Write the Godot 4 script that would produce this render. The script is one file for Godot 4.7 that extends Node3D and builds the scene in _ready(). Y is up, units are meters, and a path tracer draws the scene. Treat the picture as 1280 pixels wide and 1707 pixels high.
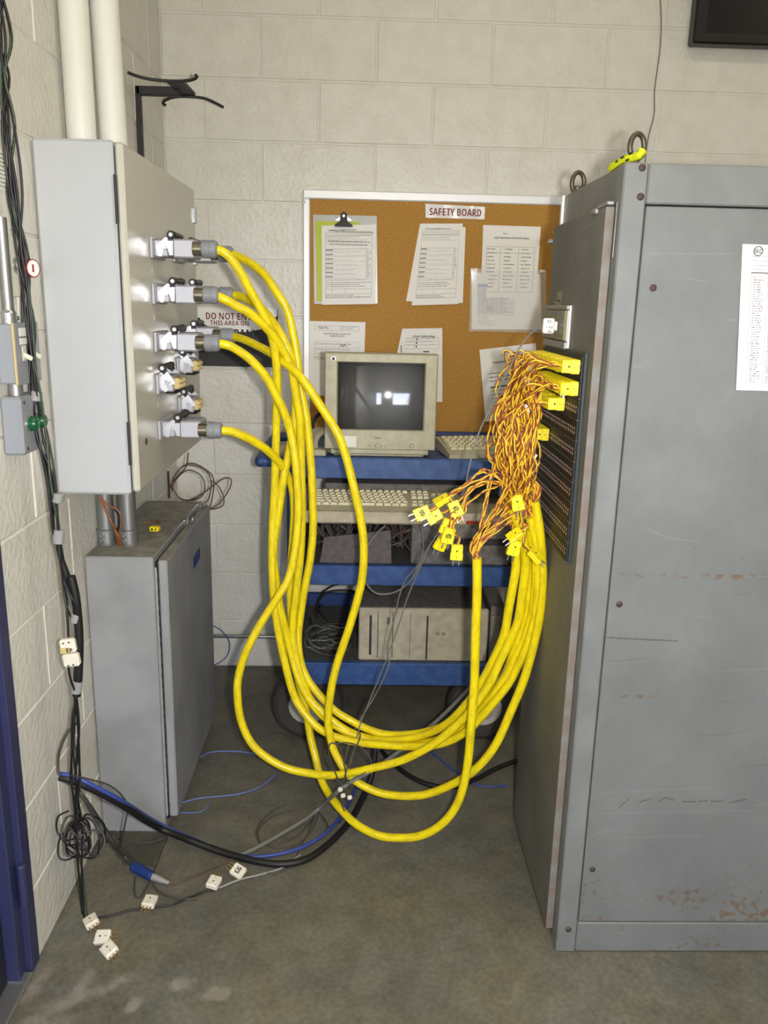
extends Node3D

var M := {}
const EXPOSURE := 1.0
const FLASH_E := 3.9
const AREA_E := 0.95
const SKY_E := 42.0
var rng := RandomNumberGenerator.new()

# ---------------------------------------------------------------- shape helpers
func stl() -> SurfaceTool:
	var s := SurfaceTool.new()
	s.begin(Mesh.PRIMITIVE_TRIANGLES)
	return s

func tri(s: SurfaceTool, a: Vector3, b: Vector3, c: Vector3, out: Vector3) -> void:
	var n := (b - a).cross(c - a).normalized()
	if n.length() < 0.5:
		return
	if n.dot(out) < 0:
		n = -n
		var t := b
		b = c
		c = t
	for p in [a, c, b]:
		s.set_normal(n)
		s.set_uv(Vector2.ZERO)
		s.add_vertex(p)

func quad(s: SurfaceTool, a: Vector3, b: Vector3, c: Vector3, d: Vector3, out: Vector3) -> void:
	tri(s, a, b, c, out)
	tri(s, a, c, d, out)

# a quad with texture: a top left, b top right, c bottom right, d bottom left, seen from its front
func uvquad(s: SurfaceTool, a: Vector3, b: Vector3, c: Vector3, d: Vector3, u0 := Vector2.ZERO, u1 := Vector2.ONE) -> void:
	var n := (c - a).cross(b - a).normalized()
	n = (b - a).cross(a - d).normalized()
	var P := [a, b, c, a, c, d]
	var U := [u0, Vector2(u1.x, u0.y), u1, u0, u1, Vector2(u0.x, u1.y)]
	for i in 6:
		s.set_normal(n)
		s.set_uv(U[i])
		s.add_vertex(P[i])

func bx(s: SurfaceTool, c: Vector3, size: Vector3, bev := 0.0, B := Basis()) -> void:
	var h := size / 2
	bev = minf(bev, minf(h.x, minf(h.y, h.z)) * 0.9)
	var corner := func(sg: Vector3, ax: int) -> Vector3:
		var p := Vector3.ZERO
		for k in 3:
			p[k] = sg[k] * (h[k] if k == ax else h[k] - bev)
		return c + B * p
	for ax in 3:
		var b1 := (ax + 1) % 3
		var b2 := (ax + 2) % 3
		for sg in [-1.0, 1.0]:
			var q := []
			for uv in [[-1, -1], [1, -1], [1, 1], [-1, 1]]:
				var v := Vector3.ZERO
				v[ax] = sg
				v[b1] = uv[0]
				v[b2] = uv[1]
				q.append(corner.call(v, ax))
			var o := Vector3.ZERO
			o[ax] = sg
			quad(s, q[0], q[1], q[2], q[3], B * o)
	if bev <= 0.0:
		return
	for ax in 3:
		var b1 := (ax + 1) % 3
		var b2 := (ax + 2) % 3
		for s1 in [-1.0, 1.0]:
			for s2 in [-1.0, 1.0]:
				var v0 := Vector3.ZERO
				v0[ax] = -1
				v0[b1] = s1
				v0[b2] = s2
				var v1 := v0
				v1[ax] = 1
				var o := v0
				o[ax] = 0
				quad(s, corner.call(v0, b1), corner.call(v1, b1), corner.call(v1, b2), corner.call(v0, b2), B * o)
	for sx in [-1.0, 1.0]:
		for sy in [-1.0, 1.0]:
			for sz in [-1.0, 1.0]:
				var v := Vector3(sx, sy, sz)
				tri(s, corner.call(v, 0), corner.call(v, 1), corner.call(v, 2), B * v)

# box from two corners
func bb(s: SurfaceTool, a: Vector3, b: Vector3, bev := 0.0) -> void:
	bx(s, (a + b) / 2, (b - a).abs(), bev)

func smooth(P: Array, n := 8) -> Array:
	var out := []
	for i in P.size() - 1:
		var p0: Vector3 = P[maxi(i - 1, 0)]
		var p1: Vector3 = P[i]
		var p2: Vector3 = P[i + 1]
		var p3: Vector3 = P[mini(i + 2, P.size() - 1)]
		for k in n:
			out.append(p1.cubic_interpolate(p2, p0, p3, float(k) / n))
	out.append(P[-1])
	return out

func tube(s: SurfaceTool, P: Array, r, sides := 8, caps := true, vscale := 0.2) -> void:
	var n := P.size()
	var t0: Vector3 = (P[1] - P[0]).normalized()
	var up := t0.cross(Vector3(0.31, 0.17, 0.93)).normalized()
	var rings := []
	var nor := []
	var along := []
	var run := 0.0
	for i in n:
		var t: Vector3 = (P[mini(i + 1, n - 1)] - P[maxi(i - 1, 0)]).normalized()
		up = (up - t * up.dot(t)).normalized()
		var side := t.cross(up)
		var rr: float = r[i] if r is Array else r
		var ring := []
		var nn := []
		for k in sides + 1:
			var a := TAU * k / sides
			var d := up * cos(a) + side * sin(a)
			ring.append(P[i] + d * rr)
			nn.append(d)
		rings.append(ring)
		nor.append(nn)
		if i > 0:
			run += P[i].distance_to(P[i - 1])
		along.append(run / vscale)
	for i in n - 1:
		for k in sides:
			for e in [[i, k], [i + 1, k + 1], [i, k + 1], [i, k], [i + 1, k], [i + 1, k + 1]]:
				s.set_normal(nor[e[0]][e[1]])
				s.set_uv(Vector2(float(e[1]) / sides, along[e[0]]))
				s.add_vertex(rings[e[0]][e[1]])
	if caps:
		for e in [0, n - 1]:
			var o: Vector3 = P[0] - P[1] if e == 0 else P[n - 1] - P[n - 2]
			for k in sides:
				tri(s, P[e], rings[e][k], rings[e][k + 1], o)

# profile of (radius, height) turned about the local y axis of T; flat from step to step, smooth around
func lathe(s: SurfaceTool, T: Transform3D, prof: Array, n := 24) -> void:
	for i in prof.size() - 1:
		var p: Vector2 = prof[i]
		var q: Vector2 = prof[i + 1]
		var d := q - p
		if d.length() < 1e-6:
			continue
		var nr := Vector2(d.y, -d.x).normalized()
		for k in n:
			var a := TAU * k / n
			var b := TAU * (k + 1) / n
			var u := Vector3(cos(a), 0, sin(a))
			var v := Vector3(cos(b), 0, sin(b))
			var Y := Vector3.UP
			var V := [[p, u], [q, v], [q, u], [p, u], [p, v], [q, v]]
			for e in V:
				s.set_normal((T.basis * (e[1] * nr.x + Y * nr.y)).normalized())
				s.set_uv(Vector2(a / TAU, float(i) / prof.size()))
				s.add_vertex(T * (e[1] * e[0].x + Y * e[0].y))

func cyl(s: SurfaceTool, a: Vector3, b: Vector3, r: float, n := 20, bev := 0.0) -> void:
	var h := a.distance_to(b)
	lathe(s, along_y(a, b), [Vector2(0, 0), Vector2(r - bev, 0), Vector2(r, bev), Vector2(r, h - bev), Vector2(r - bev, h), Vector2(0, h)], n)

func along_y(a: Vector3, b: Vector3) -> Transform3D:
	var y := (b - a).normalized()
	var x := y.cross(Vector3(0.13, 0.91, 0.39) if absf(y.y) < 0.9 else Vector3(0, 0, 1)).normalized()
	return Transform3D(Basis(x, y, x.cross(y)), a)

# outline in the xy plane of T, thickened along its z
func prism(s: SurfaceTool, poly: Array, T: Transform3D, d: float) -> void:
	var pp := PackedVector2Array(poly)
	var ix := Geometry2D.triangulate_polygon(pp)
	for z in [0.0, d]:
		for i in range(0, ix.size(), 3):
			var v := []
			for k in 3:
				v.append(T * Vector3(pp[ix[i + k]].x, pp[ix[i + k]].y, z))
			tri(s, v[0], v[1], v[2], T.basis.z * (1 if z > 0 else -1) * signf(d))
	var cw := Geometry2D.is_polygon_clockwise(pp)
	for i in pp.size():
		var a := pp[i]
		var b := pp[(i + 1) % pp.size()]
		var o := Vector3((b - a).y, -(b - a).x, 0) * (-1 if cw else 1)
		quad(s, T * Vector3(a.x, a.y, 0), T * Vector3(b.x, b.y, 0), T * Vector3(b.x, b.y, d), T * Vector3(a.x, a.y, d), T.basis * o)

# ---------------------------------------------------------------- naming helpers
func put(o: Node3D, called: String, parent: Node) -> void:
	var n := called
	var k := 0
	while parent.has_node(NodePath(n)):
		k += 1
		n = "%s_%03d" % [called, k]
	o.name = n
	parent.add_child(o, true)

func obj(called: String, s, m: Material, parent: Node = self) -> MeshInstance3D:
	var o := MeshInstance3D.new()
	o.mesh = s.commit() if s is SurfaceTool else s
	o.material_override = m
	put(o, called, parent)
	o.transform = place_of(parent).affine_inverse()
	return o

# where a node stands in the room; shapes are written in room coordinates and handed to their parent through its inverse
func place_of(o: Node) -> Transform3D:
	var T := Transform3D()
	while o != self and o is Node3D:
		T = (o as Node3D).transform * T
		o = o.get_parent()
	return T

func thing(called: String, label: String, category: String, at := Vector3.ZERO, group := "") -> Node3D:
	var o := Node3D.new()
	put(o, called, self)
	o.position = at
	tag(o, label, category, group)
	return o

func tag(o: Node, label: String, category: String, group := "") -> Node:
	o.set_meta("label", label)
	o.set_meta("category", category)
	if group:
		o.set_meta("group", group)
	return o

func struct(called: String, s, m: Material, parent: Node = self) -> MeshInstance3D:
	var o := obj(called, s, m, parent)
	if parent == self:
		o.set_meta("kind", "structure")
	return o

# flat lettering: centred on `at`, reading along `right`, `wide` metres long (or `tall` metres of capitals)
func letters(text: String, at: Vector3, right: Vector3, up: Vector3, wide: float, tall: float, m: Material, parent: Node, face := "Droid Sans", bold := true) -> MeshInstance3D:
	var t := TextMesh.new()
	var f := SystemFont.new()
	f.font_names = PackedStringArray([face])
	f.font_weight = 700 if bold else 400
	t.font = f
	t.font_size = 48
	t.depth = 0.02
	t.curve_step = 3.0
	t.pixel_size = 0.01
	t.text = text
	var sz := t.get_aabb().size
	var o := MeshInstance3D.new()
	o.mesh = t
	o.material_override = m
	var sx := wide / maxf(sz.x, 0.001)
	var sy := tall / 0.345
	if tall <= 0.0:
		sy = sx
	if wide <= 0.0:
		sx = sy
	var z := right.cross(up).normalized()
	put(o, "lettering", parent)
	o.transform = place_of(parent).affine_inverse() * Transform3D(Basis(right.normalized() * sx, up.normalized() * sy, z * 0.02), at + z * 0.0003)
	return o

# ---------------------------------------------------------------- materials
func mat(called: String, c: Color, rough := 0.6, metal := 0.0, spec := 0.5) -> StandardMaterial3D:
	var m := StandardMaterial3D.new()
	m.resource_name = called
	m.albedo_color = c
	m.roughness = rough
	m.metallic = metal
	m.metallic_specular = spec
	M[called] = m
	return m

func noise(freq: float, seed_: int, oct := 4, kind := FastNoiseLite.TYPE_SIMPLEX_SMOOTH) -> FastNoiseLite:
	var n := FastNoiseLite.new()
	n.noise_type = kind
	n.seed = seed_
	n.frequency = freq
	n.fractal_octaves = oct
	return n

func ntex(freq: float, seed_: int, size: int, cols: Array, offs: Array, oct := 4) -> NoiseTexture2D:
	var t := NoiseTexture2D.new()
	t.width = size
	t.height = size
	t.seamless = true
	t.noise = noise(freq, seed_, oct)
	var g := Gradient.new()
	g.colors = PackedColorArray(cols)
	g.offsets = PackedFloat32Array(offs)
	t.color_ramp = g
	return t

func nbump(freq: float, seed_: int, size: int, strength: float, oct := 3) -> NoiseTexture2D:
	var t := NoiseTexture2D.new()
	t.width = size
	t.height = size
	t.seamless = true
	t.as_normal_map = true
	t.bump_strength = strength
	t.noise = noise(freq, seed_, oct)
	return t

func tri_world(m: StandardMaterial3D, scale: float, world := true) -> void:
	m.uv1_triplanar = true
	m.uv1_world_triplanar = world
	m.uv1_scale = Vector3.ONE * scale

func mottled(called: String, a: Color, b: Color, freq: float, seed_: int, scale: float, rough: float, bump := 0.0, metal := 0.0) -> StandardMaterial3D:
	var m := mat(called, Color.WHITE, rough, metal)
	m.albedo_texture = ntex(freq, seed_, 256, [a, a.lerp(b, 0.5), b], [0.25, 0.5, 0.75])
	tri_world(m, scale)
	if bump > 0.0:
		m.normal_enabled = true
		m.normal_texture = nbump(freq * 3.0, seed_ + 7, 256, 4.0)
		m.normal_scale = bump
	return m

# soft grey dirt, scratches and rust drawn on a base colour
func worn(w: int, h: int, base: Color, seed_: int, rust: Callable, scratches: int, var_amt := 0.05, marks := []) -> ImageTexture:
	var im := Image.create(w, h, false, Image.FORMAT_RGB8)
	var big := noise(0.006, seed_, 4)
	var fine := noise(0.05, seed_ + 1, 4)
	for y in h:
		for x in w:
			var v := 1.0 + var_amt * big.get_noise_2d(x, y) * 1.6 + var_amt * 0.5 * fine.get_noise_2d(x, y * 0.6)
			var c := Color(base.r * v, base.g * v, base.b * v)
			var k: float = rust.call(float(x) / w, float(y) / h)
			if k > 0.0:
				var r := clampf((fine.get_noise_2d(x * 1.3 + 900, y * 1.3) * 0.9 + big.get_noise_2d(x + 300, y * 2.0) * 0.8 + k - 0.62) * 2.4, 0, 0.8)
				c = c.lerp(Color(0.38, 0.28, 0.2), r * 0.8)
			im.set_pixel(x, y, c)
	var g := RandomNumberGenerator.new()
	g.seed = seed_
	for i in scratches:
		var p := Vector2(g.randf() * w, g.randf() * h)
		var d := Vector2(g.randfn(0, 1), g.randfn(0, 0.12)).normalized()
		var light := g.randf() < 0.6
		var n := int(g.randf_range(8, w * 0.22))
		for k in n:
			d = d.rotated(g.randfn(0, 0.03))
			p += d
			if p.x < 1 or p.y < 1 or p.x > w - 2 or p.y > h - 2:
				break
			var c := im.get_pixelv(Vector2i(p))
			im.set_pixelv(Vector2i(p), c.lerp(Color(0.62, 0.64, 0.63) if light else Color(0.24, 0.2, 0.17), 0.3 if light else 0.3))
	for i in scratches:
		var p := Vector2i(g.randi_range(2, w - 4), g.randi_range(2, h - 4))
		for k in 3:
			im.set_pixelv(p + Vector2i(g.randi_range(0, 1), g.randi_range(0, 1)), Color(0.35, 0.29, 0.22))
	for k in marks.size() / 2:
		var p: Vector3 = marks[k * 2]
		var q: Vector3 = marks[k * 2 + 1]
		var n := int(p.distance_to(q) * 1100) + 2
		for i in n:
			var m := p.lerp(q, float(i) / n)
			var at := Vector2i(int((m.x - 0.8915) / 0.63 * w), int((1.6415 - m.y) / 1.558 * h + g.randf_range(-0.6, 0.6)))
			if Rect2i(0, 0, w, h).has_point(at):
				var tone := Color(0.13, 0.12, 0.11) if k < 10 else Color(0.58, 0.6, 0.6)
				im.set_pixelv(at, im.get_pixelv(at).lerp(tone, g.randf_range(0.3, 0.75) if k < 10 else g.randf_range(0.0, 0.4)))
	return ImageTexture.create_from_image(im)

func print_rows(im: Image, x0: int, y0: int, x1: int, y1: int, step: int, c: Color, fill: float, g: RandomNumberGenerator, th := 2) -> void:
	var y := y0
	while y + th <= y1:
		var x := x0
		var stop := x0 + int((x1 - x0) * clampf(fill + g.randf_range(-0.3, 0.15), 0.1, 1.0))
		while x < stop:
			var w := g.randi_range(3, 9)
			im.fill_rect(Rect2i(x, y, mini(w, x1 - x), th), c.lerp(Color.WHITE, g.randf() * 0.35))
			x += w + 2
		y += step

func frame_lines(im: Image, r: Rect2i, xs: Array, ys: Array, c: Color) -> void:
	for x in [r.position.x, r.end.x] + xs:
		im.fill_rect(Rect2i(x, r.position.y, 1, r.size.y), c)
	for y in [r.position.y, r.end.y] + ys:
		im.fill_rect(Rect2i(r.position.x, y, r.size.x + 1, 1), c)

func page(w := 220, h := 285) -> Image:
	var im := Image.create(w, h, false, Image.FORMAT_RGB8)
	im.fill(Color(0.87, 0.86, 0.84))
	return im

func paper_mat(called: String, im: Image) -> StandardMaterial3D:
	var m := mat(called, Color.WHITE, 0.75)
	m.albedo_texture = ImageTexture.create_from_image(im)
	return m

# a sheet between four corners (top left, top right, bottom right, bottom left), lifted by `curl(u, v)` along its normal
func sheet(a: Vector3, b: Vector3, c: Vector3, d: Vector3, thick: float, curl: Callable, n := 8) -> SurfaceTool:
	var s := stl()
	var nr := (b - a).cross(a - d).normalized()
	var at := func(i: int, j: int, lift: float) -> Vector3:
		var u := float(i) / n
		var v := float(j) / n
		var p := a.lerp(b, u).lerp(d.lerp(c, u), v)
		return p + nr * (lift + float(curl.call(u, v)))
	for j in n:
		for i in n:
			uvquad(s, at.call(i, j, thick), at.call(i + 1, j, thick), at.call(i + 1, j + 1, thick), at.call(i, j + 1, thick), Vector2(i, j) / n, Vector2(i + 1, j + 1) / n)
			var e := Vector2(0.01, 0.01)
			uvquad(s, at.call(i + 1, j, 0.0), at.call(i, j, 0.0), at.call(i, j + 1, 0.0), at.call(i + 1, j + 1, 0.0), e, e)
	for k in n:
		for e in [[k, 0, k + 1, 0], [n, k, n, k + 1], [n - k, n, n - k - 1, n], [0, n - k, 0, n - k - 1]]:
			var p: Vector3 = at.call(e[0], e[1], thick)
			var q: Vector3 = at.call(e[2], e[3], thick)
			uvquad(s, p, at.call(e[0], e[1], 0.0), at.call(e[2], e[3], 0.0), q, Vector2(0.01, 0.01), Vector2(0.01, 0.01))
	return s

func flat(_u: float, _v: float) -> float:
	return 0.0

func make_materials() -> void:
	var wall := mat("painted_block", Color.WHITE, 0.42)
	wall.albedo_texture = ntex(0.02, 3, 512, [Color(0.79, 0.78, 0.74), Color(0.802, 0.793, 0.757), Color(0.812, 0.805, 0.77)], [0.2, 0.5, 0.8], 5)
	tri_world(wall, 0.9)
	wall.normal_enabled = true
	wall.normal_texture = nbump(0.09, 5, 512, 5.0, 3)
	wall.normal_scale = 0.16
	var ceil_m := mat("ceiling_paint", Color(0.7, 0.69, 0.66), 0.9)
	ceil_m.metallic_specular = 0.2
	mat("enclosure_paint", Color(0.68, 0.69, 0.7), 0.3)
	M["enclosure_paint"].normal_enabled = true
	M["enclosure_paint"].normal_texture = nbump(0.08, 21, 256, 2.0)
	M["enclosure_paint"].normal_scale = 0.12
	tri_world(M["enclosure_paint"], 6.0)
	mat("door_paint", Color(0.72, 0.71, 0.66), 0.24)
	mottled("lower_paint", Color(0.52, 0.525, 0.53), Color(0.57, 0.575, 0.58), 0.012, 31, 1.3, 0.45, 0.1)
	mottled("dusty_top", Color(0.47, 0.455, 0.42), Color(0.56, 0.545, 0.51), 0.03, 37, 2.0, 0.75)
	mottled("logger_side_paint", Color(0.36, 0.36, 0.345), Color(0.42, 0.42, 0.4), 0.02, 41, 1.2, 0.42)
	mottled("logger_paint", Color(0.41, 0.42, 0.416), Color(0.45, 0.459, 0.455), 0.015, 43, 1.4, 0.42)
	mottled("rusty_edge", Color(0.45, 0.452, 0.445), Color(0.43, 0.385, 0.35), 0.03, 47, 3.0, 0.6)
	mat("rust_screw", Color(0.27, 0.22, 0.21), 0.55, 0.4)
	mat("gap_dark", Color(0.05, 0.05, 0.05), 0.9)
	mat("silver", Color(0.78, 0.78, 0.8), 0.33, 0.85)
	mat("die_cast", Color(0.66, 0.66, 0.69), 0.5, 0.55)
	mat("nickel", Color(0.6, 0.58, 0.5), 0.25, 0.95)
	mat("gland_grey", Color(0.48, 0.49, 0.51), 0.5)
	mat("lever_black", Color(0.075, 0.072, 0.075), 0.4)
	mat("galvanised", Color(0.58, 0.58, 0.575), 0.42, 0.8)
	mat("bright_steel", Color(0.7, 0.71, 0.72), 0.25, 0.9)
	mat("dark_steel", Color(0.17, 0.165, 0.17), 0.55, 0.2)
	mat("steel_ring", Color(0.36, 0.33, 0.28), 0.45, 0.7)
	mat("pvc_white", Color(0.83, 0.83, 0.8), 0.35)
	mat("aluminium", Color(0.86, 0.86, 0.86), 0.4, 0.2)
	mat("black_rubber", Color(0.045, 0.045, 0.05), 0.55)
	mat("tyre_rubber", Color(0.2, 0.19, 0.175), 0.85)
	mat("hub_paint", Color(0.6, 0.59, 0.57), 0.6)
	mat("black_wire", Color(0.06, 0.05, 0.065), 0.45)
	mat("green_wire", Color(0.2, 0.27, 0.2), 0.5)
	mat("tape_grey", Color(0.55, 0.55, 0.55), 0.35)
	mat("grey_wire", Color(0.42, 0.42, 0.4), 0.5)
	mat("dark_grey_wire", Color(0.25, 0.245, 0.235), 0.55)
	mat("blue_wire", Color(0.2, 0.27, 0.56), 0.5)
	mat("pale_blue_wire", Color(0.36, 0.42, 0.62), 0.5)
	mat("copper_wire", Color(0.55, 0.33, 0.17), 0.45)
	mat("brown_wire", Color(0.56, 0.3, 0.16), 0.5)
	mat("maroon_wire", Color(0.34, 0.25, 0.22), 0.55)
	mat("lead_yellow", Color(0.93, 0.74, 0.16), 0.45)
	mat("plug_yellow", Color(0.88, 0.8, 0.07), 0.42)
	mat("plug_dark", Color(0.16, 0.14, 0.03), 0.6)
	mat("ceramic", Color(0.84, 0.82, 0.76), 0.45)
	mat("ink", Color(0.03, 0.03, 0.03), 0.7)
	mat("grey_ink", Color(0.2, 0.2, 0.2), 0.8)
	mat("red_ink", Color(0.45, 0.09, 0.07), 0.6)
	mat("tag_white", Color(0.88, 0.88, 0.87), 0.5)
	mat("ptag_tan", Color(0.74, 0.66, 0.45), 0.6)
	mottled("cart_blue", Color(0.13, 0.25, 0.46), Color(0.19, 0.31, 0.51), 0.03, 51, 3.0, 0.5)
	mottled("dusty_deck", Color(0.23, 0.225, 0.22), Color(0.32, 0.31, 0.295), 0.05, 53, 4.0, 0.85)
	mat("deck_blue", Color(0.12, 0.21, 0.42), 0.5)
	mottled("beige", Color(0.61, 0.588, 0.49), Color(0.65, 0.626, 0.525), 0.02, 57, 4.0, 0.5)
	mottled("beige_keys", Color(0.68, 0.65, 0.53), Color(0.76, 0.73, 0.62), 0.06, 58, 6.0, 0.5)
	mottled("pc_beige", Color(0.6, 0.57, 0.495), Color(0.655, 0.62, 0.54), 0.02, 59, 4.0, 0.6)
	mottled("dusty_grey", Color(0.35, 0.34, 0.33), Color(0.43, 0.42, 0.4), 0.04, 61, 4.0, 0.75)
	mottled("mauve_grey", Color(0.33, 0.3, 0.3), Color(0.38, 0.35, 0.35), 0.04, 62, 4.0, 0.8)
	mottled("dusty_white_grey", Color(0.42, 0.4, 0.37), Color(0.5, 0.48, 0.44), 0.04, 63, 4.0, 0.75)
	var crt := mat("screen_glass", Color(0.035, 0.038, 0.038), 0.06)
	crt.clearcoat_enabled = true
	mat("tv_black", Color(0.018, 0.018, 0.02), 0.3)
	mat("tv_bezel", Color(0.05, 0.048, 0.046), 0.4)
	mat("board_black", Color(0.045, 0.04, 0.036), 0.5)
	mat("panel_black", Color(0.06, 0.048, 0.042), 0.6)
	mat("pin_metal", Color(0.7, 0.58, 0.52), 0.4, 0.25)
	mat("panel_edge", Color(0.15, 0.19, 0.2), 0.5)
	mat("terminal_beige", Color(0.5, 0.49, 0.38), 0.55)
	mat("navy", Color(0.085, 0.095, 0.17), 0.5)
	mat("frame_blue", Color(0.17, 0.18, 0.315), 0.45)
	mat("green_lens", Color(0.03, 0.3, 0.16), 0.25)
	mat("red_tag", Color(0.5, 0.1, 0.12), 0.5)
	mat("blue_tape", Color(0.1, 0.2, 0.46), 0.5)
	mat("red_plastic", Color(0.55, 0.09, 0.05), 0.4)
	mat("brass", Color(0.72, 0.58, 0.36), 0.35, 0.8)
	mat("yellow_strap", Color(0.75, 0.78, 0.05), 0.6)
	mat("clear_board", Color(0.62, 0.62, 0.6), 0.3)
	mat("board_yellow", Color(0.66, 0.7, 0.04), 0.5)
	mat("box_grey", Color(0.52, 0.535, 0.56), 0.45)
	mat("plate_cream", Color(0.8, 0.79, 0.73), 0.45)
	mat("window_frame", Color(0.8, 0.8, 0.8), 0.5)
	var glass := mat("window_glass", Color(1, 1, 1, 0.08), 0.02)
	glass.transparency = BaseMaterial3D.TRANSPARENCY_ALPHA
	var sleeve := mat("clear_sleeve", Color(1, 1, 1, 0.16), 0.12)
	sleeve.transparency = BaseMaterial3D.TRANSPARENCY_ALPHA
	var lamp := mat("lamp_glow", Color.WHITE, 0.6)
	lamp.emission_enabled = true
	lamp.emission = Color(1.0, 0.95, 0.85)
	lamp.emission_energy_multiplier = 2.0
	# cork
	var cork := mat("cork", Color.WHITE, 0.85)
	cork.albedo_texture = ntex(0.2, 71, 512, [Color(0.52, 0.36, 0.13), Color(0.65, 0.475, 0.2), Color(0.73, 0.555, 0.265)], [0.25, 0.5, 0.75], 3)
	tri_world(cork, 2.2)
	# concrete floor, 3 m of it per image
	var im := Image.create(1024, 1024, false, Image.FORMAT_RGB8)
	var big := noise(0.004, 81, 5)
	var mid := noise(0.03, 82, 4)
	var warm := noise(0.012, 83, 4)
	var grit := noise(0.16, 84, 3)
	for y in 1024:
		for x in 1024:
			var v := 0.36 + 0.05 * big.get_noise_2d(x, y) + 0.045 * mid.get_noise_2d(x, y) + 0.05 * grit.get_noise_2d(x, y)
			var w := 0.5 + 0.55 * warm.get_noise_2d(x, y)
			im.set_pixel(x, y, Color(v * (1.0 + 0.06 * w), v, v * (0.94 - 0.12 * w)))
	# paint smears near the doorway and paler spots: image x runs along world x from -0.5, y along z from -0.2
	var g := RandomNumberGenerator.new()
	g.seed = 5
	for sm in [[Vector3(-0.289, 0, 1.712), Vector3(-0.23, 0, 1.692), Vector3(-0.209, 0, 1.66), 9], [Vector3(-0.214, 0, 1.668), Vector3(-0.171, 0, 1.648), Vector3(-0.117, 0, 1.611), 9], [Vector3(-0.232, 0, 1.673), Vector3(-0.214, 0, 1.641), Vector3(-0.213, 0, 1.598), 5], [Vector3(-0.329, 0, 1.679), Vector3(-0.316, 0, 1.635), Vector3(-0.307, 0, 1.588), 11], [Vector3(-0.31, 0, 1.735), Vector3(-0.259, 0, 1.732), Vector3(-0.202, 0, 1.727), 9], [Vector3(-0.023, 0, 1.638), Vector3(-0.007, 0, 1.639), Vector3(0.011, 0, 1.629), 9], [Vector3(0.063, 0, 1.667), Vector3(0.067, 0, 1.662), Vector3(0.071, 0, 1.654), 6], [Vector3(0.086, 0, 1.665), Vector3(0.092, 0, 1.662), Vector3(0.094, 0, 1.654), 5], [Vector3(-0.099, 0, 1.698), Vector3(-0.095, 0, 1.692), Vector3(-0.091, 0, 1.679), 5], [Vector3(-0.18, 0, 0.168), Vector3(-0.137, 0, 0.103), Vector3(-0.034, 0, 0.067), 12]]:
		for k in 300:
			var t := g.randf()
			var q: Vector3 = sm[0].lerp(sm[1], t).lerp(sm[1].lerp(sm[2], t), t)
			var p := Vector2(q.x, q.z)
			var px := Vector2((p.x + 0.5) / 3.0, (p.y + 0.2) / 3.0) * 1024 + Vector2(g.randfn(0, 1), g.randfn(0, 1)) * float(sm[3]) * 0.34
			for e in 14:
				var c := Vector2i(px) + Vector2i(g.randi_range(-2, 2), g.randi_range(-2, 2))
				if Rect2i(0, 0, 1024, 1024).has_point(c):
					im.set_pixelv(c, im.get_pixelv(c).lerp(Color(0.52, 0.5, 0.46), 0.07 + 0.1 * clampf(mid.get_noise_2d(c.x * 2.0, c.y * 2.0) * 2.0, 0, 1)))
	# a shadow-like patch of shade painted into the floor before the grey cabinet
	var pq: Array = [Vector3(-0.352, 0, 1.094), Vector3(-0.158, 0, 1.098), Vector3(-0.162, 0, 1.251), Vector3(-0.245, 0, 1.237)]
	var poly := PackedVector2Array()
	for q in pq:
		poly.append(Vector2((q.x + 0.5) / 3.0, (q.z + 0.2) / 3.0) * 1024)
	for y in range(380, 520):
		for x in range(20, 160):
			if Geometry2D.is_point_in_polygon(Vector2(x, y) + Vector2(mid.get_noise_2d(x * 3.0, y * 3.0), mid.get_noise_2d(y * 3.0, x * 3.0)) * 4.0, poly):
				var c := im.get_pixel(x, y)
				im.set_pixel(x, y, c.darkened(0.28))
	for k in 420:
		var c := Vector2(g.randf() * 1024, g.randf() * 1024)
		var rad := g.randf_range(0.6, 2.4)
		var tone := Color(0.5, 0.48, 0.44) if g.randf() < 0.5 else Color(0.2, 0.19, 0.17)
		for e in 16:
			var p := Vector2i(c + Vector2(g.randfn(0, rad), g.randfn(0, rad)))
			if Rect2i(0, 0, 1024, 1024).has_point(p):
				im.set_pixelv(p, im.get_pixelv(p).lerp(tone, 0.16))
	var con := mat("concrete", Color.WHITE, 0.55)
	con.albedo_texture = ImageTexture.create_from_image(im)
	con.normal_enabled = true
	con.normal_texture = nbump(0.05, 85, 512, 2.0)
	con.normal_scale = 0.12
	# yellow cable jacket: dirt and a line of small print
	var ci := Image.create(64, 256, false, Image.FORMAT_RGB8)
	var cn := noise(0.035, 91, 4)
	for y in 256:
		for x in 64:
			var a := TAU * x / 64.0
			var v := cn.get_noise_3d(cos(a) * 22, sin(a) * 22, y * 0.5)
			var c := Color(0.86, 0.78, 0.05).lerp(Color(0.62, 0.53, 0.06), clampf(v * 0.7 + 0.04, 0, 0.26))
			ci.set_pixel(x, y, c)
	for run in [[12, 60], [130, 170]]:
		var y: int = run[0]
		while y < run[1]:
			var n := g.randi_range(1, 3)
			if g.randf() < 0.75:
				ci.fill_rect(Rect2i(15 + g.randi_range(0, 1), y, 1, n), Color(0.24, 0.2, 0.05))
			y += n + g.randi_range(1, 3)
	for k in 9:
		ci.fill_rect(Rect2i(g.randi_range(0, 60), g.randi_range(0, 250), 1, g.randi_range(1, 4)), Color(0.4, 0.33, 0.06))
	var cab := mat("cable_yellow", Color.WHITE, 0.36)
	cab.albedo_texture = ImageTexture.create_from_image(ci)
	# logger front door and its frame
	var df := mat("logger_door", Color.WHITE, 0.42)
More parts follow.
